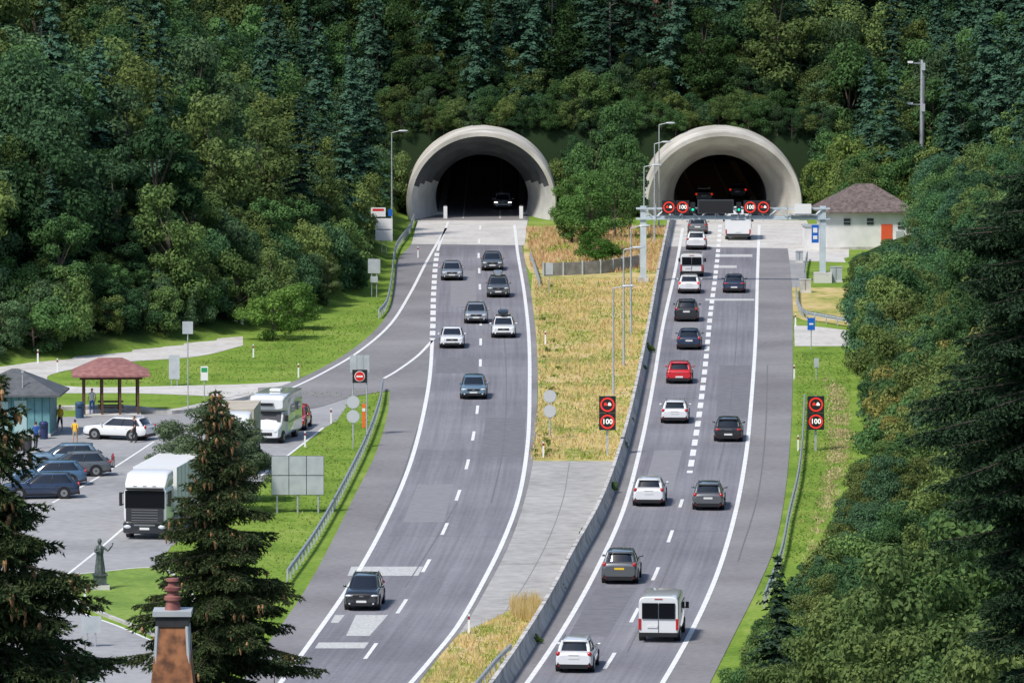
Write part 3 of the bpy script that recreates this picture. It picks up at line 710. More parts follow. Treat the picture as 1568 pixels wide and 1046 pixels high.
mb.box(0,-.04,(785-757)/s+1.14,3.06,.03,2.3,DARKM)
mb.build('billboard_sign',site(456,785))
def panel(u,v,top,bot,w,name='traffic_sign',m=WHITE,poles=(-.2,.2),extra=None):
    s=sc(v); mb=MB(); t=(v-top)/s; b_=(v-bot)/s
    for x in poles: pole(mb,t,.04,x)
    mb.box(0,-.06,(t+b_)/2,w,.05,t-b_,m)
    if extra: extra(mb,t,b_)
    mb.build(name,site(u,v))
panel(588,392,334,368,1.5,m=WHITE,extra=lambda mb,t,b:(mb.box(0,-.09,(t+b)/2,1.3,.02,.06,DARKM),mb.box(-.5,-.06,t+.55,1.3,.05,.8,WHITE),mb.box(-.5,-.09,t+.75,1.0,.02,.2,RED),mb.box(.55,-.06,t+.5,.35,.05,.6,BLUE)))
panel(573,455,396,418,1.0,m=GREYS,extra=lambda mb,t,b:mb.box(0,-.06,b-.5,.6,.2,.5,GREYS))
panel(1242,535,486,505,.55,m=BLUE,poles=(0,),extra=lambda mb,t,b:mb.box(0,-.09,(t+b)/2,.3,.02,.12,WHITE))
panel(1250,582,548,562,.35,m=GREYS,poles=(0,)); panel(313,612,560,582,.5,m=WHITE,poles=(0,),extra=lambda mb,t,b:(mb.box(0,-.09,t-.25,.4,.02,.3,mat('sgreen',(.02,.3,.1),None,1,.5)),))
panel(267,590,543,580,.75,m=GREYS,poles=(-.2,.2),name='information_sign')
panel(841,450,402,420,.6,m=GREYS,poles=(0,))
panel(288,640,491,510,.7,m=GREYS,poles=(0,)); panel(35,668,566,570,.15,m=GALV,poles=(0,),name='lamp_post'); panel(140,990,942,968,1.0,m=GREYS)
for u,v in [(457,578),(507,648),(467,684),(130,922),(835,527),(832,700),(718,970),(235,518),(58,556),(88,570),(640,395),(1222,690),(1216,580),(120,905),(388,548),(1218,500)]:
    mb=MB(); mb.box(0,0,.5,.12,.1,1.0,WHITE,tx=.8); mb.box(0,-.052,.82,.11,.012,.16,BLACK); mb.box(0,-.06,.82,.05,.01,.1,RED); mb.build('delineator_post',site(u,v))
for u in(682,798):
    mb=MB(); mb.box(0,0,.6,.35,.2,1.2,WHITE); mb.box(0,0,1.25,.25,.16,.1,DARKM); mb.build('tunnel_marker_post',site(u,335))
p=atd(1411,272,648); mb=MB(); zt=atd(1411,92,648).z; z0=H1(p.x,648); mastx=p.x
mb.cyl((0,0,0),(0,0,zt-z0),.22,.14,GALV,12); mb.cyl((.18,0,0),(.18,0,zt-z0-1),.05,.05,GALV,6)
for f in(.35,1.0,):
    z=atd(1411,160 if f<.9 else 97,648).z-z0; mb.box(-.5,0,z,1.5,.08,.08,GALV); mb.box(-1.1,0,z+.1,.5,.3,.18,WHITE); mb.box(.1,-.3,z-.3,.35,.3,.7,GREYS)
mb.build('antenna_mast',(p.x,648,z0))
# ---------------------------------------------------------------- buildings
ROOFB=mat('brown_shingles',(.09,.07,.065),(.19,.145,.135),3,.9,bump=.3); RENDER=mat('white_render',(.64,.63,.62),(.75,.74,.72),1,.9,bump=.05)
def emptyp(name,loc,rz=0):
    e=bpy.data.objects.new(name,None); scene.collection.objects.link(e); e.location=loc; e.rotation_euler=(0,0,rz); return e
def child(mb,name,par,bevel=0):
    o=mb.build(name); o.parent=par; return o
def hip(mb,w,d,z,h,ov,ridge,m):
    a,b=w/2+ov,d/2+ov; r=ridge/2
    mb.add([(-a,-b,z),(a,-b,z),(a,b,z),(-a,b,z),(-r,0,z+h),(r,0,z+h),(-a,-b,z-.12),(a,-b,z-.12),(a,b,z-.12),(-a,b,z-.12)],[(0,1,5,4),(1,2,5),(2,3,4,5),(3,0,4),(6,7,1,0),(7,8,2,1),(8,9,3,2),(9,6,0,3),(9,8,7,6)],m)
p=site(1325,382); w,d,hh=7.6,5.5,3.3
h=emptyp('white_house',(p.x,p.y+d/2,0),.12)
mb=MB(); mb.box(0,0,hh/2,w,d,hh,RENDER); mb.box(0,0,.12,w+.06,d+.06,.24,BCONC); child(mb,'walls',h)
mb=MB(); hip(mb,w,d,hh+.12,2.3,.65,1.6,ROOFB)
child(mb,'roof',h)
mb=MB(); mb.box(1.6,-d/2-.02,1.15,1.0,.06,2.2,mat('red_door',(.7,.1,.04),None,1,.5)); child(mb,'door',h)
mb=MB()
for x,z in((-2.0,2.5),(.1,2.5),(2.9,2.1)): mb.box(x,-d/2-.03,z,.6,.08,.55,DARKM); mb.box(x,-d/2-.08,z,.7,.05,.06,GREYS)
mb.box(2.75,-d/2-.2,1.0,.7,.4,1.3,GREYS); mb.cyl((3.4,-d/2-.06,0),(3.4,-d/2-.06,3.1),.05,.05,GALV); child(mb,'windows_and_vents',h)
mb=MB(); mb.box(-w/2-.9,-.6,1.0,1.6,2.2,2.0,RENDER); mb.box(-w/2-.9,-.6,2.05,1.8,2.4,.1,GREYS); child(mb,'annex',h)
TEAL=mat('teal_cladding',(.1,.24,.26),(.14,.31,.33),2,.6); ROOFG=mat('grey_metal_roof',(.08,.085,.09),(.12,.125,.135),2,.6)
p=site(20,668); k=emptyp('toilet_kiosk',(p.x,p.y+2,0),-.05)
mb=MB(); mb.box(0,0,1.35,5,4,2.7,TEAL); mb.box(0,0,.1,5.1,4.1,.2,BCONC); child(mb,'walls',k)
mb=MB(); hip(mb,5,4,2.75,1.5,.75,.4,ROOFG); child(mb,'roof',k)
mb=MB()
for x in(-1.7,-.6,.6): mb.box(x,-2.03,1.3,.8,.06,2.1,mat('pale_door',(.35,.5,.5),None,1,.5))
for x in range(11): mb.box(-2.5+x*.5,-2.015,1.35,.04,.03,2.6,mat('teal_dark',(.03,.12,.14),None,1,.6))
child(mb,'doors',k)
ROOFR=mat('red_roof',(.24,.1,.09),(.36,.17,.15),3,.85,bump=.2)
p=site(167,636); k=emptyp('picnic_pavilion',(p.x,p.y+1.9,0),.08)
mb=MB()
for x in(-1.8,-.6,.6,1.8):
    for y in(-1.7,1.7): mb.box(x,y,1.2,.16,.16,2.4,WOOD)
for y in(-1.7,1.7): mb.box(0,y,2.5,4.2,.18,.2,WOOD)
for x in(-1.8,1.8): mb.box(x,0,2.5,.15,3.2,.2,WOOD)
child(mb,'posts',k)
mb=MB(); hip(mb,3.9,3.6,2.72,1.0,.65,1.6,ROOFR); child(mb,'roof',k)
mb=MB(); mb.box(0,0,.03,4.0,3.8,.06,CONCL); child(mb,'floor',k)
def bench_table(mb,x0=0,y0=0):
    mb.box(x0,y0,.77,1.7,.75,.06,WOOD)
    for s in(-1,1):
        mb.box(x0,y0+s*.7,.47,1.7,.28,.05,WOOD)
        mb.box(x0+s*.6,y0,.37,.08,.6,.72,WOOD,ty=.5); mb.box(x0+s*.68,y0,.4,.06,1.6,.08,WOOD)
mb=MB(); bench_table(mb); child(mb,'picnic_table',k)
mb=MB(); bench_table(mb); mb.build('picnic_table',site(10,690),.3)
def bin_(u,v,m=DARKM,h=1.0):
    mb=MB(); mb.cyl((0,0,0),(0,0,h*.88),.27,.3,m,16); mb.cyl((0,0,h*.88),(0,0,h),.33,.2,m,16); mb.box(0,-.28,h*.7,.25,.06,.12,BLACK); mb.build('litter_bin',site(u,v))
bin_(42,690); bin_(67,672,mat('bin_navy',(.02,.03,.1),None,1,.5),1.15); bin_(122,640,mat('bin_blue',(.03,.08,.15),None,1,.5),1.1)
RUST=mat('rusty_metal',(.12,.05,.025),(.38,.16,.07),5,.7,.1,bump=.3,lo=.35,hi=.6)
ZD=110.; cp=atd(265,1045,ZD); ct=atd(265,885,ZD); gz=H1(cp.x,ZD)
hs=emptyp('house_with_chimney',(cp.x,ZD+1.5,gz))
zr=cp.z-gz-1.2
mb=MB(); mb.box(0,0,(zr-3)/2,9,8,zr-3,RENDER); child(mb,'walls',hs)
mb=MB(); mb.add([(-5,-4.6,zr-3.2),(5,-4.6,zr-3.2),(5,0,zr),(-5,0,zr),(5,4.6,zr-3.2),(-5,4.6,zr-3.2)],[(0,1,2,3),(3,2,4,5)],ROOFB); mb.add([(-4.5,-4,zr-3),(-4.5,4,zr-3),(-4.5,0,zr-.1)],[(0,1,2)],RENDER); mb.add([(4.5,-4,zr-3),(4.5,4,zr-3),(4.5,0,zr-.1)],[(0,1,2)],RENDER); child(mb,'roof',hs)
mb=MB()
for x in(-2.5,0,2.5): mb.box(x,-4.03,1.6,1.1,.08,1.4,GLASS); mb.box(x,-4.05,.83,1.3,.14,.06,WHITE)
child(mb,'windows',hs)
mb=MB(); top=ct.z-gz; yb=-1.5
def sq(z,r): return [(sx*r,yb+sy*r,z) for sx,sy in((-1,-1),(1,-1),(1,1),(-1,1))]
mb.loft([sq(zr-2,.37),sq(cp.z-gz,.34),sq(top-.75,.235)],RUST)
for sx in(-1,1):
    for sy in(-1,1): mb.cyl((sx*.35,yb+sy*.35,cp.z-gz-1.5),(sx*.238,yb+sy*.238,top-.74),.045,.035,GREYS,6)
mb.loft([sq(top-.75,.26),sq(top-.6,.27)],DARKM); mb.loft([sq(top-.58,.31),sq(top-.5,.31)],GREYS)
def cr(z,r): return [(r*math.cos(a),yb+r*math.sin(a),z) for a in np.linspace(0,2*math.pi,16,endpoint=False)]
TERRA=mat('terracotta',(.16,.05,.045),(.3,.12,.1),6,.8)
mb.loft([cr(top-.5,.13),cr(top-.36,.1),cr(top-.34,.14),cr(top-.29,.14),cr(top-.27,.09),cr(top-.2,.09),cr(top-.19,.13),cr(top-.14,.13),cr(top-.12,.08),cr(top-.05,.07),cr(top-.04,.11),cr(top,.1)],TERRA)
child(mb,'chimney',hs)
# ---------------------------------------------------------------- people and statue
def skinmesh(joints,edges,radii,root,sub=1):
    me=bpy.data.meshes.new('sk'); me.from_pydata(joints,edges,[]); o=bpy.data.objects.new('sk',me); scene.collection.objects.link(o)
    m=o.modifiers.new('s','SKIN')
    for i,r in enumerate(radii): me.skin_vertices[0].data[i].radius=(r[0],r[1]) if isinstance(r,tuple) else (r,r)
    for i in range(len(joints)): me.skin_vertices[0].data[i].use_root=(i==root)
    s=o.modifiers.new('u','SUBSURF'); s.levels=sub; s.render_levels=sub
    dg=bpy.context.evaluated_depsgraph_get(); dg.update(); r=bpy.data.meshes.new_from_object(o.evaluated_get(dg))
    vs=[tuple(v.co) for v in r.vertices]; fs=[tuple(p.vertices) for p in r.polygons]
    bpy.data.objects.remove(o); bpy.data.meshes.remove(me); return vs,fs
SKIN=mat('skin',(.45,.26,.18),None,1,.6); HAIR=mat('hair',(.04,.025,.015),None,1,.7)
def person(u,v,rz,top,bot,step=.12,armbend=.3,shorts=False,h=1.74):
    J=[(0,0,.95),(0,0,1.15),(0,0,1.38),(0,.01,1.5),(0,.02,1.56)]; Rr_=[(.16,.12),(.15,.105),(.17,.11),.06,.055]
    E=[(0,1),(1,2),(2,3),(3,4)]
    for s in(-1,1):
        k=len(J); st=step*s
        J+=[(s*.1,0,.88),(s*.11,st*.6+.02,.48),(s*.11,st,.1),(s*.12,st+.16,.05)]; Rr_+=[.1,.062,.045,.042]; E+=[(0,k),(k,k+1),(k+1,k+2),(k+2,k+3)]
        k=len(J)
        J+=[(s*.2,0,1.42),(s*.26,-.03-st*.3,1.14),(s*.25,armbend*.5-st*.5,.93),(s*.25,armbend*.62-st*.5,.86)]; Rr_+=[.062,.045,.033,.028]; E+=[(2,k),(k,k+1),(k+1,k+2),(k+2,k+3)]
    vs,fs=skinmesh(J,E,Rr_,0)
    mb=MB()
    for f in fs:
        c=sum((Vector(vs[i]) for i in f),Vector())/len(f)
        arm=abs(c.x)>.2 and c.z<1.45
        if c.z>1.47: m=SKIN
        elif arm: m=top if c.z>1.18 else SKIN
        elif c.z>.93: m=top
        elif c.z>.09: m=bot if (not shorts or c.z>.5) else SKIN
        else: m=BLACK
        mb.add([vs[i] for i in f],[tuple(range(len(f)))],m)
    for s in(-1,1):
        st=step*s; y0=armbend*.62-st*.5
        for i in range(4):
            b0=Vector((s*.25,y0-.02+.016*i,.83)); mb.cyl(b0,b0+Vector((-s*.01,.01,-.045)),.009,.008,SKIN,6); mb.cyl(b0+Vector((-s*.01,.01,-.045)),b0+Vector((-s*.03,.02,-.075-.004*(i==1))),.008,.006,SKIN,6)
        b0=Vector((s*.24,y0+.03,.86)); mb.cyl(b0,b0+Vector((-s*.02,.035,-.05)),.011,.008,SKIN,6)
    mb.ell((0,.03,1.635),(.075,.095,.115),SKIN,14,10); mb.ell((0,.005,1.665),(.083,.098,.1),HAIR,14,10)
    mb.cyl((0,.11,1.64),(0,.145,1.61),.012,.016,SKIN,6)
    for s in(-1,1): mb.ell((s*.03,.115,1.645),(.011,.008,.007),BLACK,6,4); mb.ell((s*.078,.02,1.63),(.012,.02,.03),SKIN,6,5)
    mb.box(0,.122,1.585,.04,.01,.008,RED)
    mb.build('person',site(u,v),rz,scale=h/1.75)
blue=mat('cloth_blue',(.04,.12,.4),None,1,.8); yel=mat('cloth_yellow',(.75,.45,.04),None,1,.8); dk=mat('cloth_dark',(.02,.02,.03),None,1,.8); tan=mat('cloth_tan',(.35,.28,.2),None,1,.8); wh=mat('cloth_white',(.6,.6,.6),None,1,.8)
person(55,687,.5,blue,dk); person(92,660,2.6,yel,dk,shorts=True); person(115,680,-.4,yel,tan,shorts=True,h=1.6); person(206,678,1.8,dk,dk); person(141,634,3.,wh,blue)
BRZ=mat('weathered_bronze',(.06,.08,.075),(.13,.15,.14),5,.6,.4,bump=.2)
s=sc(905); mb=MB(); mb.box(0,0,.18,.95,.95,.36,BCONC); mb.box(0,0,.61,.66,.66,.5,BRZ); mb.box(0,0,.9,.78,.78,.08,BRZ)
def fold(z,r,ry=None):
    return [((r+.012*math.cos(9*a)*(2.2-z))*math.cos(a),(ry or r*.8)*math.sin(a)+.012*math.cos(7*a),z+.94) for a in np.linspace(0,2*math.pi,40,endpoint=False)]
mb.loft([fold(0,.27),fold(.3,.25),fold(.7,.2),fold(1.0,.17),fold(1.15,.2),fold(1.35,.22),fold(1.46,.19,.11),fold(1.52,.07,.07),fold(1.58,.06,.06)],BRZ)
mb.ell((0,-.01,2.64),(.1,.115,.14),BRZ,12,9); mb.ell((0,.03,2.66),(.12,.12,.15),BRZ,12,8)
J=[(.18,0,2.36),(.42,-.1,2.15),(.62,-.25,2.42),(.66,-.28,2.5)]; vs,fs=skinmesh(J,[(0,1),(1,2),(2,3)],[.075,.06,.045,.03],0); mb.add(vs,fs,BRZ)
J=[(-.18,0,2.36),(-.28,-.12,2.1),(-.05,-.27,2.18),(.0,-.29,2.2)]; vs,fs=skinmesh(J,[(0,1),(1,2),(2,3)],[.075,.06,.045,.03],0); mb.add(vs,fs,BRZ)
for i in range(5):
    a=(i-2)*.3; mb.cyl((.66,-.28,2.5),(.66+.09*math.sin(a),-.29,2.5+.11*math.cos(a)),.012,.008,BRZ,6)
mb.build('bronze_statue',site(153,905),.15)
# ---------------------------------------------------------------- vegetation meshes
LEAF=leaf_mat('leaves',[(.55,.6,.55),(.85,.88,.85),(1.0,1.0,1.0),(1.35,1.32,1.15)],trans=.33)
NEED=leaf_mat('needles',[(.5,.55,.5),(.85,.9,.85),(1.0,1.0,1.0),(1.35,1.3,1.1)],trans=.15)
def quads(pos,nrm,size,asp=1.4,along=None):
    n=len(pos); nrm=nrm/np.linalg.norm(nrm,axis=1,keepdims=True)
    r=along if along is not None else rng.normal(size=(n,3))
    t=np.cross(nrm,r); t/=np.linalg.norm(t,axis=1,keepdims=True)+1e-9
    b=np.cross(nrm,t)
    s=size[:,None]
    v=np.stack([pos-b*s*asp*.5,pos+t*s*.42+nrm*s*.08,pos+b*s*asp*.5,pos-t*s*.42+nrm*s*.08],1)
    return v.reshape(-1,3)
def meshfrom(name,V,mleaf,extra,mext,tri=False):
    k=3 if tri else 4
    n=len(V)//k; ev,ef=extra
    nv=len(V)+len(ev)
    me=bpy.data.meshes.new(name)
    me.vertices.add(nv); allv=np.concatenate([V,np.array(ev).reshape(-1,3)]) if len(ev) else V
    me.vertices.foreach_set('co',allv.astype(np.float32).ravel())
    ls=[len(f) for f in ef]; nl=n*k+sum(ls)
    me.loops.add(nl); li=np.concatenate([np.arange(n*k),np.array([i+len(V) for f in ef for i in f],int)]) if ef else np.arange(n*k)
    me.loops.foreach_set('vertex_index',li.astype(np.int32))
    me.polygons.add(n+len(ef))
    st=np.concatenate([np.arange(n)*k,n*k+np.concatenate([[0],np.cumsum(ls)[:-1]])]) if ef else np.arange(n)*k
    me.polygons.foreach_set('loop_start',st.astype(np.int32))
    me.materials.append(mleaf); me.materials.append(mext)
    mi=np.concatenate([np.zeros(n),np.ones(len(ef))]).astype(np.int32)
    me.polygons.foreach_set('material_index',mi)
    me.update(calc_edges=True); me.validate(); return me
def deciduous(name,H,R,nc,nl,leaf,low=.12,taper=.2,rlo=.2,rhi=.36):
    mb=MB(); cs=[];rs=[]
    zc=H*(.5+low/2); zr=H*(1-low)/2
    while len(cs)<nc:
        d=rng.normal(size=3); d/=np.linalg.norm(d); f=rng.uniform(.25,.95)**.6
        p=np.array([d[0]*R*f,d[1]*R*f,zc+d[2]*zr*f]); tt=(p[2]-zc)/zr
        k=1-taper*tt; p[0]*=k;p[1]*=k
        cs.append(p); rs.append(R*rng.uniform(rlo,rhi))
    cs=np.array(cs); rs=np.array(rs)
    w=rs**2; ci=rng.choice(nc,nl,p=w/w.sum())
    d=rng.normal(size=(nl,3)); d[:,2]=d[:,2]*.8+.25; d/=np.linalg.norm(d,axis=1,keepdims=True)
    pos=cs[ci]+d*rs[ci][:,None]*rng.uniform(.65,1.2,(nl,1))*np.array([1,1,.75])
    nr=d+rng.normal(size=(nl,3))*.4+np.array([0,0,.3])
    V=quads(pos,nr,leaf*rng.uniform(.6,1.3,nl))
    mb.cyl((0,0,-.5),(0,0,H*.55),H*.022,H*.012,BARK,8,False)
    for i in rng.choice(nc,min(nc,14),replace=False):
        c=cs[i]; z=max(H*.12,min(H*.55,c[2]*.6)); mb.cyl((0,0,z),tuple(c),H*.009,H*.003,BARK,5,False)
    return meshfrom(name,V,LEAF,(mb.v,mb.f),BARK)
def spruce(name,H,R,whorls,dens=1):
    mb=MB(); mb.cyl((0,0,-.5),(0,0,H),H*.016,.01,BARKD,8,False); pos=[];nr=[];al=[];sz=[]
    for i in range(whorls):
        t=(i+.5)/whorls; z=H*(.06+.93*t); l=R*(1-t)**.7*rng.uniform(.7,1.15)+.15; nb=int(6+3*(1-t))
        for j in range(nb):
            a=rng.uniform(0,6.28); ll=l*rng.uniform(.6,1.15); dx,dy=math.cos(a),math.sin(a)
            m=int((4+ll*5)*dens)
            for k in range(m):
                f=(k+.6)/m; x=ll*f; zz_=z-.2*x*(1-.3*f)-.12*x*f+rng.normal()*.05
                wd=(.25+.55*(1-f)*.8)*min(1,ll*.55)
                for s in(-1,1):
                    off=s*rng.uniform(0,wd)
                    pos.append((dx*x-dy*off,dy*x+dx*off,zz_-abs(off)*.35-rng.uniform(0,.14)))
                    nr.append((dx*.55+rng.normal()*.3,dy*.55+rng.normal()*.3,1)); al.append((-dy+ s*dx*.5,dx+s*dy*.5,rng.normal()*.3)); sz.append(.24*rng.uniform(.7,1.3))
    V=quads(np.array(pos),np.array(nr),np.array(sz),1.7,np.array(al))
    return meshfrom(name,V,NEED,(mb.v,mb.f),BARKD)
DEC=[deciduous('broadleaf_%d'%i,10,2.7+.35*i,34+7*i,9500,.21,low=.06,rlo=.17,rhi=.34,taper=.1+.11*i) for i in range(5)]
BSH=[deciduous('bush_%d'%i,4,2.1,30,6500,.13,low=.0,taper=.35,rlo=.16,rhi=.34) for i in range(4)]
NEARB=[deciduous('near_broadleaf_%d'%i,8,2.9,80,30000,.11,low=.0,taper=.35,rlo=.12,rhi=.26) for i in range(2)]
SPR=[spruce('spruce_%d'%i,13,2.5+.3*i,26+2*i) for i in range(3)]
# ---------------------------------------------------------------- forest
def instances(name,items):
    e=bpy.data.objects.new(name,None); scene.collection.objects.link(e)
    for i,(me,x,y,z,s,sz,col) in enumerate(items):
        o=bpy.data.objects.new('tree_%d'%i,me); scene.collection.objects.link(o); o.parent=e
        o.location=(x,y,z); o.rotation_euler=(rng.normal()*.05,rng.normal()*.05,rng.uniform(0,6.28)); o.scale=(s,s,s*sz); o.color=(*col,1)
def scatter(x0,x1,y0,y1,sp):
    X,Y=np.meshgrid(np.arange(x0,x1,sp),np.arange(y0,y1,sp)); X=X+rng.uniform(-.45,.45,X.shape)*sp; Y=Y+rng.uniform(-.45,.45,Y.shape)*sp
    return X.ravel(),Y.ravel()
def fr(X,Y,m=12): return (np.abs(X)<Y*.0745+m)
G_D=[(.09,.175,.065),(.11,.21,.075),(.15,.235,.08),(.095,.18,.09),(.17,.24,.085),(.185,.245,.08),(.075,.155,.07),(.12,.2,.1)]  # forest greens, muted with raised blue: distant haze mixed into the leaf colour
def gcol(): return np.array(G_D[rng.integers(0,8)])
items=[]
X,Y=scatter(-110,120,440,735,4.2); Z,D=hgt(X,Y)
for x,y,z,d in zip(X,Y,Z,D):
    if d<3.0 or not fr(x,y,12) or d>56: continue
    if x>0 and y<622: continue
    if -13<x<31 and y<671: continue
    if 640<y<652 and abs(x-mastx)<2: continue
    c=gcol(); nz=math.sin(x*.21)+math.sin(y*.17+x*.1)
    ps=.85 if (-14<x<28 and d>7) else (.2 if x<-14 else .38)
    if x<-14 and d>30: ps=.6
    if x>28 and d>14: ps=.6
    if nz>1.3: ps*=.5
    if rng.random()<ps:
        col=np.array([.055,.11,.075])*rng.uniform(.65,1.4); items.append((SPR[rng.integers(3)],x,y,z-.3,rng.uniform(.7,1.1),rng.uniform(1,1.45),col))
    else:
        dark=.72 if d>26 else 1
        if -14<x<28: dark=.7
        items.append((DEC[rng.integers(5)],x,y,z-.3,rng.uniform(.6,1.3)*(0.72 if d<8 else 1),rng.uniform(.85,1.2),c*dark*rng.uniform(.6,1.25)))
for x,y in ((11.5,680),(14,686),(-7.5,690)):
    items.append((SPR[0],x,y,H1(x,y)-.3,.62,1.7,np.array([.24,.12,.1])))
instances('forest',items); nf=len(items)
def dead(name,x,y,h):
    mb=MB(); r=rng; top=Vector((r.normal()*.3,0,h)); mb.cyl((0,0,-.3),tuple(top),.16,.04,BARKL,8)
    for i in range(16):
        f=r.uniform(.35,.97); a=r.uniform(0,6.28); l=(1.15-f)*r.uniform(1.2,2.4); p=top*f
        mb.cyl(tuple(p),(p.x+l*math.cos(a),p.y+l*math.sin(a),p.z+l*r.uniform(-.1,.5)),.035,.01,BARKL,5)
    mb.build(name,(x,y,H1(x,y)))
dead('bare_tree',9.5,675,12); dead('bare_tree',15.5,677,12); dead('bare_tree',-38,560,11); dead('bare_tree',-31,545,10); dead('bare_tree',3.8,675,10)
items=[]
X,Y=scatter(-110,60,440,700,2.5); Z,D=hgt(X,Y)
for x,y,z,d in zip(X,Y,Z,D):
    if d<1.2 or d>7 or not fr(x,y,10) or (x>0 and y<618): continue
    if x<0 and y>570 and d<3.0: continue
    if (abs(x-TCX[0])<9 or abs(x-TCX[1])<9.3) and y<676: continue
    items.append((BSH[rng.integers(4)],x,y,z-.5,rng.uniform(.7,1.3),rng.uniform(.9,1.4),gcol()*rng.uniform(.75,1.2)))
for row in (664.6,665.8,667.2,668.8,670.5):
    for x in np.arange(-15,31,1.4):
        y=row+rng.uniform(-.4,.6); z=H1(x,y); dm=min(abs(x-TCX[0])-7.15,abs(x-TCX[1])-7.6)
        if row<667 and dm<.9: continue
        if row>=667 and dm<-.6: z=max(z-.6,8.0)
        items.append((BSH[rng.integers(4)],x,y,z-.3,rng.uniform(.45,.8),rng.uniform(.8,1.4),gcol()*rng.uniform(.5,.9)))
X,Y=scatter(-18,34,672,702,2.6)
for x,y in zip(X,Y):
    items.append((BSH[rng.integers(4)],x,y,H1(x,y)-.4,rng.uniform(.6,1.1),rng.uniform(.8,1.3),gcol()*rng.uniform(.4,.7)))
for x in np.arange(5.3,12.3,1.2):
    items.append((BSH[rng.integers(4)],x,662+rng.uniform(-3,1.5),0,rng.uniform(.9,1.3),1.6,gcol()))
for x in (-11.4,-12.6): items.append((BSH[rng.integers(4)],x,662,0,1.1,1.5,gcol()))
for x in np.arange(29.2,42,1.5):
    items.append((BSH[rng.integers(4)],x,646+rng.uniform(-4,8) if x>31 else 658,0,rng.uniform(1.,1.6),1.5,np.array([.2,.28,.08])*rng.uniform(.6,1.1)))
instances('woodland_edge_shrubs',items)
UB=([330,385,470,600,680,770,880,960,1045,1200],[1405,1292,1290,1302,1322,1288,1218,1140,1085,960])
def clear(x,y,z,r,h):
    "keep the verge and the yard free of shrubs"
    for f in(0,.5,1.0):
        u,v=proj(x-r*(1 if f<.9 else .3),y,z+h*f)
        if v<330: v=330
        if u<np.interp(v,UB[0],UB[1]): return False
    u,v=proj(x,y,z+h)
    if y<622 and v<352 and u<1410: return False
    return True
items=[]
X,Y=scatter(5,75,226,626,2.4); Z,D=hgt(X,Y)
for x,y,z,d in zip(X,Y,Z,D):
    if not fr(x,y,8) or d>34: continue
    if y>330 and d<.6: continue
    pal=[(.09,.175,.075),(.11,.21,.08),(.15,.24,.08),(.09,.17,.09),(.18,.245,.08),(.2,.25,.085)]
    c=np.array(pal[rng.integers(0,6)])*rng.uniform(.65,1.2)
    if y>500: c=c*np.array([.92,1,1.1])  # far shrubs shifted to blue: aerial haze put into their colour
    if 390<y<460 and rng.random()<.14: c=np.array([.3,.28,.09])
    big=d>5 and rng.random()<.4 and y>330
    if big: me_,s_,r_,h_=DEC[rng.integers(5)],rng.uniform(.42,.66),3.2,10
    elif y<420 and rng.random()<.6: me_,s_,r_,h_=NEARB[rng.integers(2)],rng.uniform(.4,.7),2.8,8
    else: me_,s_,r_,h_=BSH[rng.integers(4)],rng.uniform(.6,1.25),2.1,4
    sz=rng.uniform(.9,1.3)
    if not clear(x,y,z,r_*s_*.9,h_*s_*sz):
        me_,s_,r_,h_=BSH[rng.integers(4)],rng.uniform(.4,.6),2.1,4
        if not clear(x,y,z,r_*s_*.8,h_*s_*sz): continue
    items.append((me_,x,y,z-.35,s_,sz,c))
instances('hillside_shrubs',items); print('hill',len(items))
def tree(name,me,x,y,z,s,sz,col,rz=0):
    o=bpy.data.objects.new(name,me); scene.collection.objects.link(o); o.location=(x,y,z); o.scale=(s,s,s*sz); o.rotation_euler=(0,0,rz); o.color=(*col,1)
def tg(name,me,u,v,s,sz,col,rz=0): p=site(u,v); tree(name,me,p.x,p.y,-.05,s,sz,col,rz)
tg('broadleaf_tree',DEC[2],903,388,.74,1.02,(.13,.25,.075),1); tg('broadleaf_tree',DEC[3],942,365,.64,1.15,(.12,.22,.075),2); tg('broadleaf_tree',DEC[1],876,372,.6,1.1,(.14,.25,.075),3)
tg('broadleaf_tree',DEC[0],965,350,.65,1.2,(.1,.18,.07),3)
tg('round_bush',BSH[1],912,402,.98,.72,(.08,.18,.04)); tg('broadleaf_tree',NEARB[0],312,788,1.08,.8,(.14,.19,.11),1.3); tg('broadleaf_tree',NEARB[1],365,768,.72,.9,(.13,.18,.1),.3)
tg('round_bush',BSH[2],418,520,1.15,.95,(.17,.29,.07)); tg('round_bush',BSH[3],455,505,1.0,.9,(.13,.24,.06)); tg('broadleaf_tree',DEC[1],500,470,.42,.95,(.15,.2,.09),3)
CONE=mat('spruce_cone',(.28,.14,.06),(.42,.24,.11),30,.8)
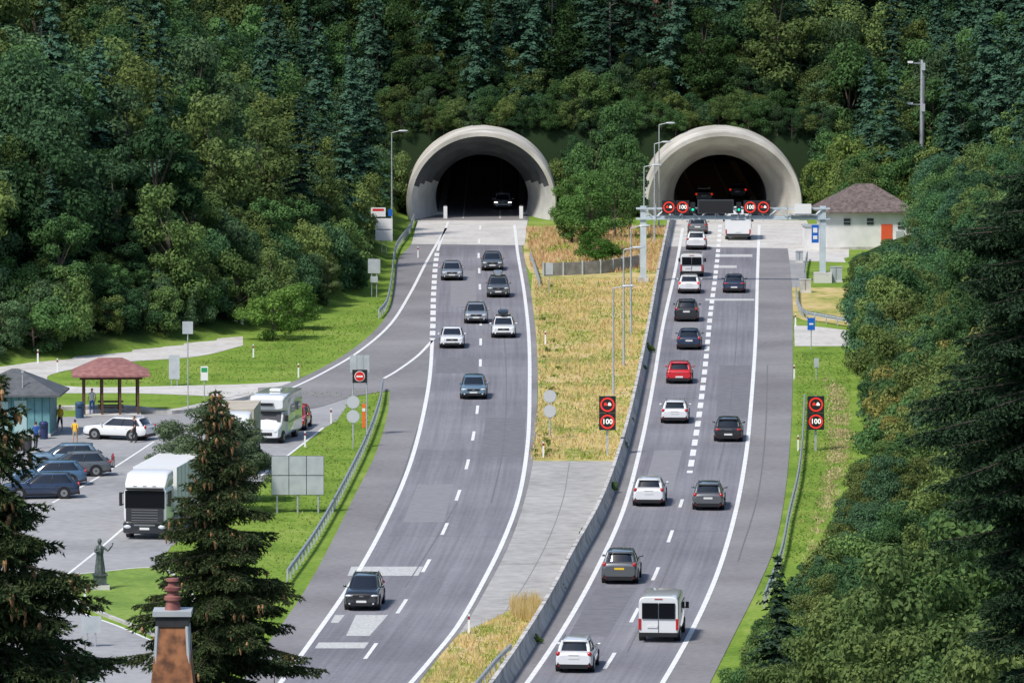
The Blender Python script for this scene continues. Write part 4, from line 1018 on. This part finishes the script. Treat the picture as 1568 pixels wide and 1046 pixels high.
def big_spruce(name,H,slope,zvis,seed,gap=.33,prof=None):
    r=np.random.default_rng(seed); mb=MB(); mb.cyl((0,0,-1),(0,0,H*.7),H*.014,.05,BARKD,8,False); mb.cyl((0,0,H*.7),(0,0,H),.05,.01,BARKD,8,False)
    A=[];B=[]; z=H-.12; cones=[]
    while z>H*.08:
        dz=H-z; R=min(slope*dz**.95+.08,H*.27)
        if prof: R=float(np.interp(dz,prof[0],prof[1]))
        fine=z>H-zvis
        nb=(12 if prof else int(6+min(3,dz))) if fine else 5
        for j in range(nb):
            a=r.uniform(0,6.28); l=R*(r.uniform(.45,1.25) if not prof else r.uniform(.6,1.12)); c,s=math.cos(a),math.sin(a); n=max(3,int(l/(.08 if fine else .2)))
            prev=None; zb=z+r.normal()*.12
            lift=.35 if dz<1.2 else .1-.2*min(dz,5)/5
            for k in range(n+1):
                f=k/n; x=l*f; zz_=zb+lift*x-.25*x*f+(.16*l*f**3)
                p=np.array([c*x,s*x,zz_])
                if prev is not None: A.append(prev);B.append(p)
                if k>0:
                    tl=(.12+.36*(1-f)**.7*min(1,l*.8))*(1 if fine else 1.4)
                    for sd in(-1,1):
                        ang=a+sd*r.uniform(.6,1.1); q=p+np.array([math.cos(ang)*tl,math.sin(ang)*tl,-tl*r.uniform(.2,.9)])
                        A.append(p);B.append(q)
                        if fine and tl>.2:
                            mpt=(p+q)/2
                            for s2 in(-1,1): ang2=ang+s2*.8; A.append(mpt);B.append(mpt+np.array([math.cos(ang2)*tl*.45,math.sin(ang2)*tl*.45,-tl*.35]))
                prev=p
            mb.cyl((0,0,zb),tuple(prev),.018+.006*l,.004,BARKD,4,False)
            if dz<4.6 and not prof:
                for q in range(r.integers(1,5)):
                    f=r.uniform(.4,1.02); x=l*f; cones.append((c*x+r.normal()*.06,s*x+r.normal()*.06,zb+lift*x-.22*x*f+.14*l*f**3-.05))
        z-=gap*r.uniform(.5,1.1)*(.75 if dz<2 else 1)
    A=np.array(A);B=np.array(B); D=B-A; ln=np.linalg.norm(D,axis=1)
    nn=np.maximum(4,(ln*np.where(A[:,2]>H-zvis,110,22))).astype(int)
    idx=np.repeat(np.arange(len(A)),nn); f=r.uniform(0,1,len(idx)); dr=D[idx]/ln[idx][:,None]
    rad=r.normal(size=(len(idx),3)); rad-=dr*(rad*dr).sum(1,keepdims=True); rad/=np.linalg.norm(rad,axis=1,keepdims=True)+1e-9; rad[:,2]+=.2
    base=A[idx]+D[idx]*f[:,None]; big=np.where(A[idx][:,2]>H-zvis,1,2.2)[:,None]
    nd=dr*.85+rad*.6; side=np.cross(nd,rad+r.normal(size=rad.shape)*.5); side/=np.linalg.norm(side,axis=1,keepdims=True)+1e-9
    ll=r.uniform(.045,.075,(len(idx),1))*big; w=.014*big
    V=np.stack([base-side*w,base+side*w,base+nd*ll],1).reshape(-1,3)
    me=meshfrom(name,V,NEED,(mb.v,mb.f),BARKD,tri=True)
    cm=MB()
    for c in cones:
        h=r.uniform(.12,.18); cm.cyl((c[0],c[1],c[2]),(c[0],c[1],c[2]-h*.35),.016,.032,CONE,7); cm.cyl((c[0],c[1],c[2]-h*.35),(c[0]+.004,c[1],c[2]-h),.032,.01,CONE,7)
    return me,cm
def fg(u,top,Yd,slope,zvis,seed,col,gap=.33,prof=None):
    t=atd(u,top,Yd); g=H1(t.x,Yd); H=t.z-g
    me,cm=big_spruce('spruce_mesh',H,slope,zvis,seed,gap,prof); o=bpy.data.objects.new('spruce_tree',me); scene.collection.objects.link(o)
    o.location=(t.x,Yd,g); o.color=(*col,1)
    if cm.v: c=cm.build('cones'); c.parent=o
fg(333,608,125,.40,5.2,3,(.08,.11,.05),gap=.3); fg(-14,572,80,.43,4.2,5,(.07,.1,.045),gap=.3)
pv=[(100,.1),(290,1.15),(330,1.6),(380,1.3),(440,1.7),(500,1.5),(560,2.05),(640,2.35),(700,2.25),(750,1.8),(800,1.4),(860,1.25),(930,1.4),(1000,1.0),(1060,1.0),(1500,2.0)]
fg(1650,100,90,.5,8.0,9,(.05,.09,.05),gap=.3,prof=([(v-100)/118. for v,_ in pv],[r_ for _,r_ in pv]))
t=atd(1190,835,292); tree('spruce_tree',SPR[1],t.x,292,H1(t.x,292)-.2,.75,(t.z-H1(t.x,292))/13/.75,(.04,.07,.045))
for u,top,Yd,cl in((60,905,150,(.05,.1,.065)),(-10,880,165,(.05,.1,.07)),(130,965,140,(.05,.09,.055)),(420,1010,118,(.05,.08,.045))):
    t=atd(u,top,Yd); g=H1(t.x,Yd); k=(t.z-g)/13; tree('spruce_tree',SPR[rng.integers(3)],t.x,Yd,g-.2,k*.95,1/.95,cl,rng.uniform(0,6))
for u,top,Yd,cl in((1400,800,250,(.14,.21,.075)),(1500,740,255,(.12,.2,.07)),(1310,860,260,(.16,.22,.075)),(1540,900,215,(.17,.23,.08)),(1460,950,225,(.13,.2,.07)),(1240,940,270,(.14,.2,.07)),(1360,930,240,(.16,.22,.075)),(1560,760,260,(.1,.18,.07)),(1180,990,270,(.14,.2,.07))):
    t=atd(u,top,Yd); g=H1(t.x,Yd); k=(t.z-g)/8.2; tree('broadleaf_tree',NEARB[rng.integers(2)],t.x,Yd,g-.2,k*.85,1.18,cl,rng.uniform(0,6))
# ---------------------------------------------------------------- grasses
def blades(name,polys,count,h0,h1,w,colsA,colsB,bias=0.0,sc_=.11,edge=0):
    for tag,cols,sgn in(('a',colsA,1),('b',colsB,-1)):
        if cols is None: continue
        m=leaf_mat(name+tag+'_mat',cols,objcolor=False,trans=.35); V=[]
        for poly in polys:
            A=np.array([(p.x,p.y) for p in [site(*q) for q in poly]]); n=int(count)
            X=rng.uniform(A[:,0].min(),A[:,0].max(),n); Y=rng.uniform(A[:,1].min(),A[:,1].max(),n); k=pip(A.tolist(),X,Y); X=X[k];Y=Y[k]
            if edge:
                ed=pdist(A.tolist(),X,Y); k=rng.uniform(0,edge,len(X))<ed; X=X[k];Y=Y[k]
            nz=np.array([noise.noise(Vector((x*sc_*3,y*sc_,0)))+.5*noise.noise(Vector((x*sc_*9,y*sc_*3,5))) for x,y in zip(X,Y)])+rng.normal(size=len(X))*.12
            k=(sgn*(nz+bias))>0
            X=X[k];Y=Y[k]; n=len(X); a=rng.uniform(0,6.28,n); h=rng.uniform(h0,h1,n)*(1 if sgn>0 else .7); lx=rng.normal(size=n)*.12; ly=rng.normal(size=n)*.12; ww=w*rng.uniform(.6,1.4,n)
            V.append(np.stack([np.stack([X-np.cos(a)*ww,Y-np.sin(a)*ww,0*X],1),np.stack([X+np.cos(a)*ww,Y+np.sin(a)*ww,0*X],1),np.stack([X+lx,Y+ly,h],1)],1).reshape(-1,3))
        me=meshfrom(name,np.concatenate(V),m,([],[]),m,tri=True); o=bpy.data.objects.new(name,me); scene.collection.objects.link(o)
TANC=[(.5,.43,.14),(.68,.5,.3),(.74,.6,.2),(.62,.43,.26)]; GRC=[(.14,.24,.04),(.28,.36,.06),(.44,.44,.09),(.2,.29,.05)]
blades('median_grass',[[(817,430),(1008,425),(988,530),(964,640),(946,704),(812,704),(826,600),(824,520)]],20000,.1,.38,.05,TANC,GRC,.14)
blades('median_grass',[[(806,350),(870,350),(985,350),(1020,350),(1010,418),(845,418),(812,410)]],8000,.2,.55,.06,[(.5,.4,.16),(.64,.42,.24),(.76,.5,.34),(.6,.42,.18)],GRC,.3)
blades('roadside_grass',[[(705,972),(760,947),(800,928),(838,934),(832,948),(785,1022),(735,1090),(610,1090),(665,1022)]],10000,.12,.4,.03,TANC,GRC,-.05,.25)
blades('tall_grass',[[(780,930),(822,922),(836,940),(820,955),(790,950)]],2500,.4,1.0,.02,TANC,TANC,.3)
blades('dry_grass',[[(1256,560),(1300,600),(1312,670),(1296,730),(1280,780),(1250,880),(1216,890),(1240,800),(1252,740),(1262,680),(1264,620)]],60000,.04,.2,.05,[(.46,.4,.18),(.6,.47,.27),(.65,.53,.33)],None,.25,.2,edge=1.0)
blades('lawn_grass',[[(240,600),(585,600),(565,680),(520,765),(440,890),(330,1010),(262,880),(262,838),(400,745),(500,655),(540,610)],[(95,590),(330,548),(500,492),(592,452),(597,470),(575,500),(520,545),(440,583)],[(1218,540),(1300,540),(1310,700),(1225,860),(1200,870),(1222,740)]],16000,.05,.18,.045,[(.22,.3,.06),(.32,.38,.1),(.42,.4,.15)],[(.11,.21,.035),(.17,.28,.05),(.23,.34,.065)],-.12)
items=[]
for u,v in [(985,570),(968,650),(958,690),(940,755),(862,905),(825,985),(995,540),(900,822)]:
    p=site(u,v); items.append((BSH[rng.integers(4)],p.x-.1,p.y,0,rng.uniform(.1,.2),1,np.array([.12,.2,.05])))
for i in range(26):
    v=rng.uniform(430,700); u=float(np.interp(v,[420,520,600,650,706],[812,821,825,820,808]))+rng.uniform(4,34); p=site(u,v)
    items.append((BSH[rng.integers(4)],p.x,p.y,-.05,rng.uniform(.06,.14),.7,np.array([.22,.32,.07])*rng.uniform(.8,1.2)))
instances('barrier_weeds',items)
# ---------------------------------------------------------------- light and camera
w=bpy.data.worlds.new('World'); scene.world=w; w.use_nodes=True; N=w.node_tree.nodes; L=w.node_tree.links
sky=N.new('ShaderNodeTexSky'); sky.sky_type='NISHITA'; sky.sun_disc=False
sd=Vector((-.5,-.62,0)).normalized(); el=math.radians(52)
sky.sun_elevation=el; sky.sun_rotation=math.atan2(sd.x,sd.y)
L.new(sky.outputs[0],N['Background'].inputs[0]); N['Background'].inputs[1].default_value=.15
ld=bpy.data.lights.new('sun','SUN'); ld.energy=3.9; ld.angle=math.radians(8); ld.color=(1,.95,.88)
lo=bpy.data.objects.new('sun',ld); scene.collection.objects.link(lo)
dv=Vector((sd.x*math.cos(el),sd.y*math.cos(el),math.sin(el))); lo.rotation_euler=dv.to_track_quat('Z','Y').to_euler()
cd=bpy.data.cameras.new('camera'); cam=bpy.data.objects.new('camera',cd); scene.collection.objects.link(cam)
cd.sensor_width=36; cd.lens=36*F/1568; cd.clip_start=1; cd.clip_end=8000
cam.location=(0,0,CAMH); cam.rotation_euler=(math.pi/2-TH,0,0); scene.camera=cam
scene.view_settings.view_transform='Standard'; scene.view_settings.look='None'; scene.view_settings.exposure=0
print('forest',nf)
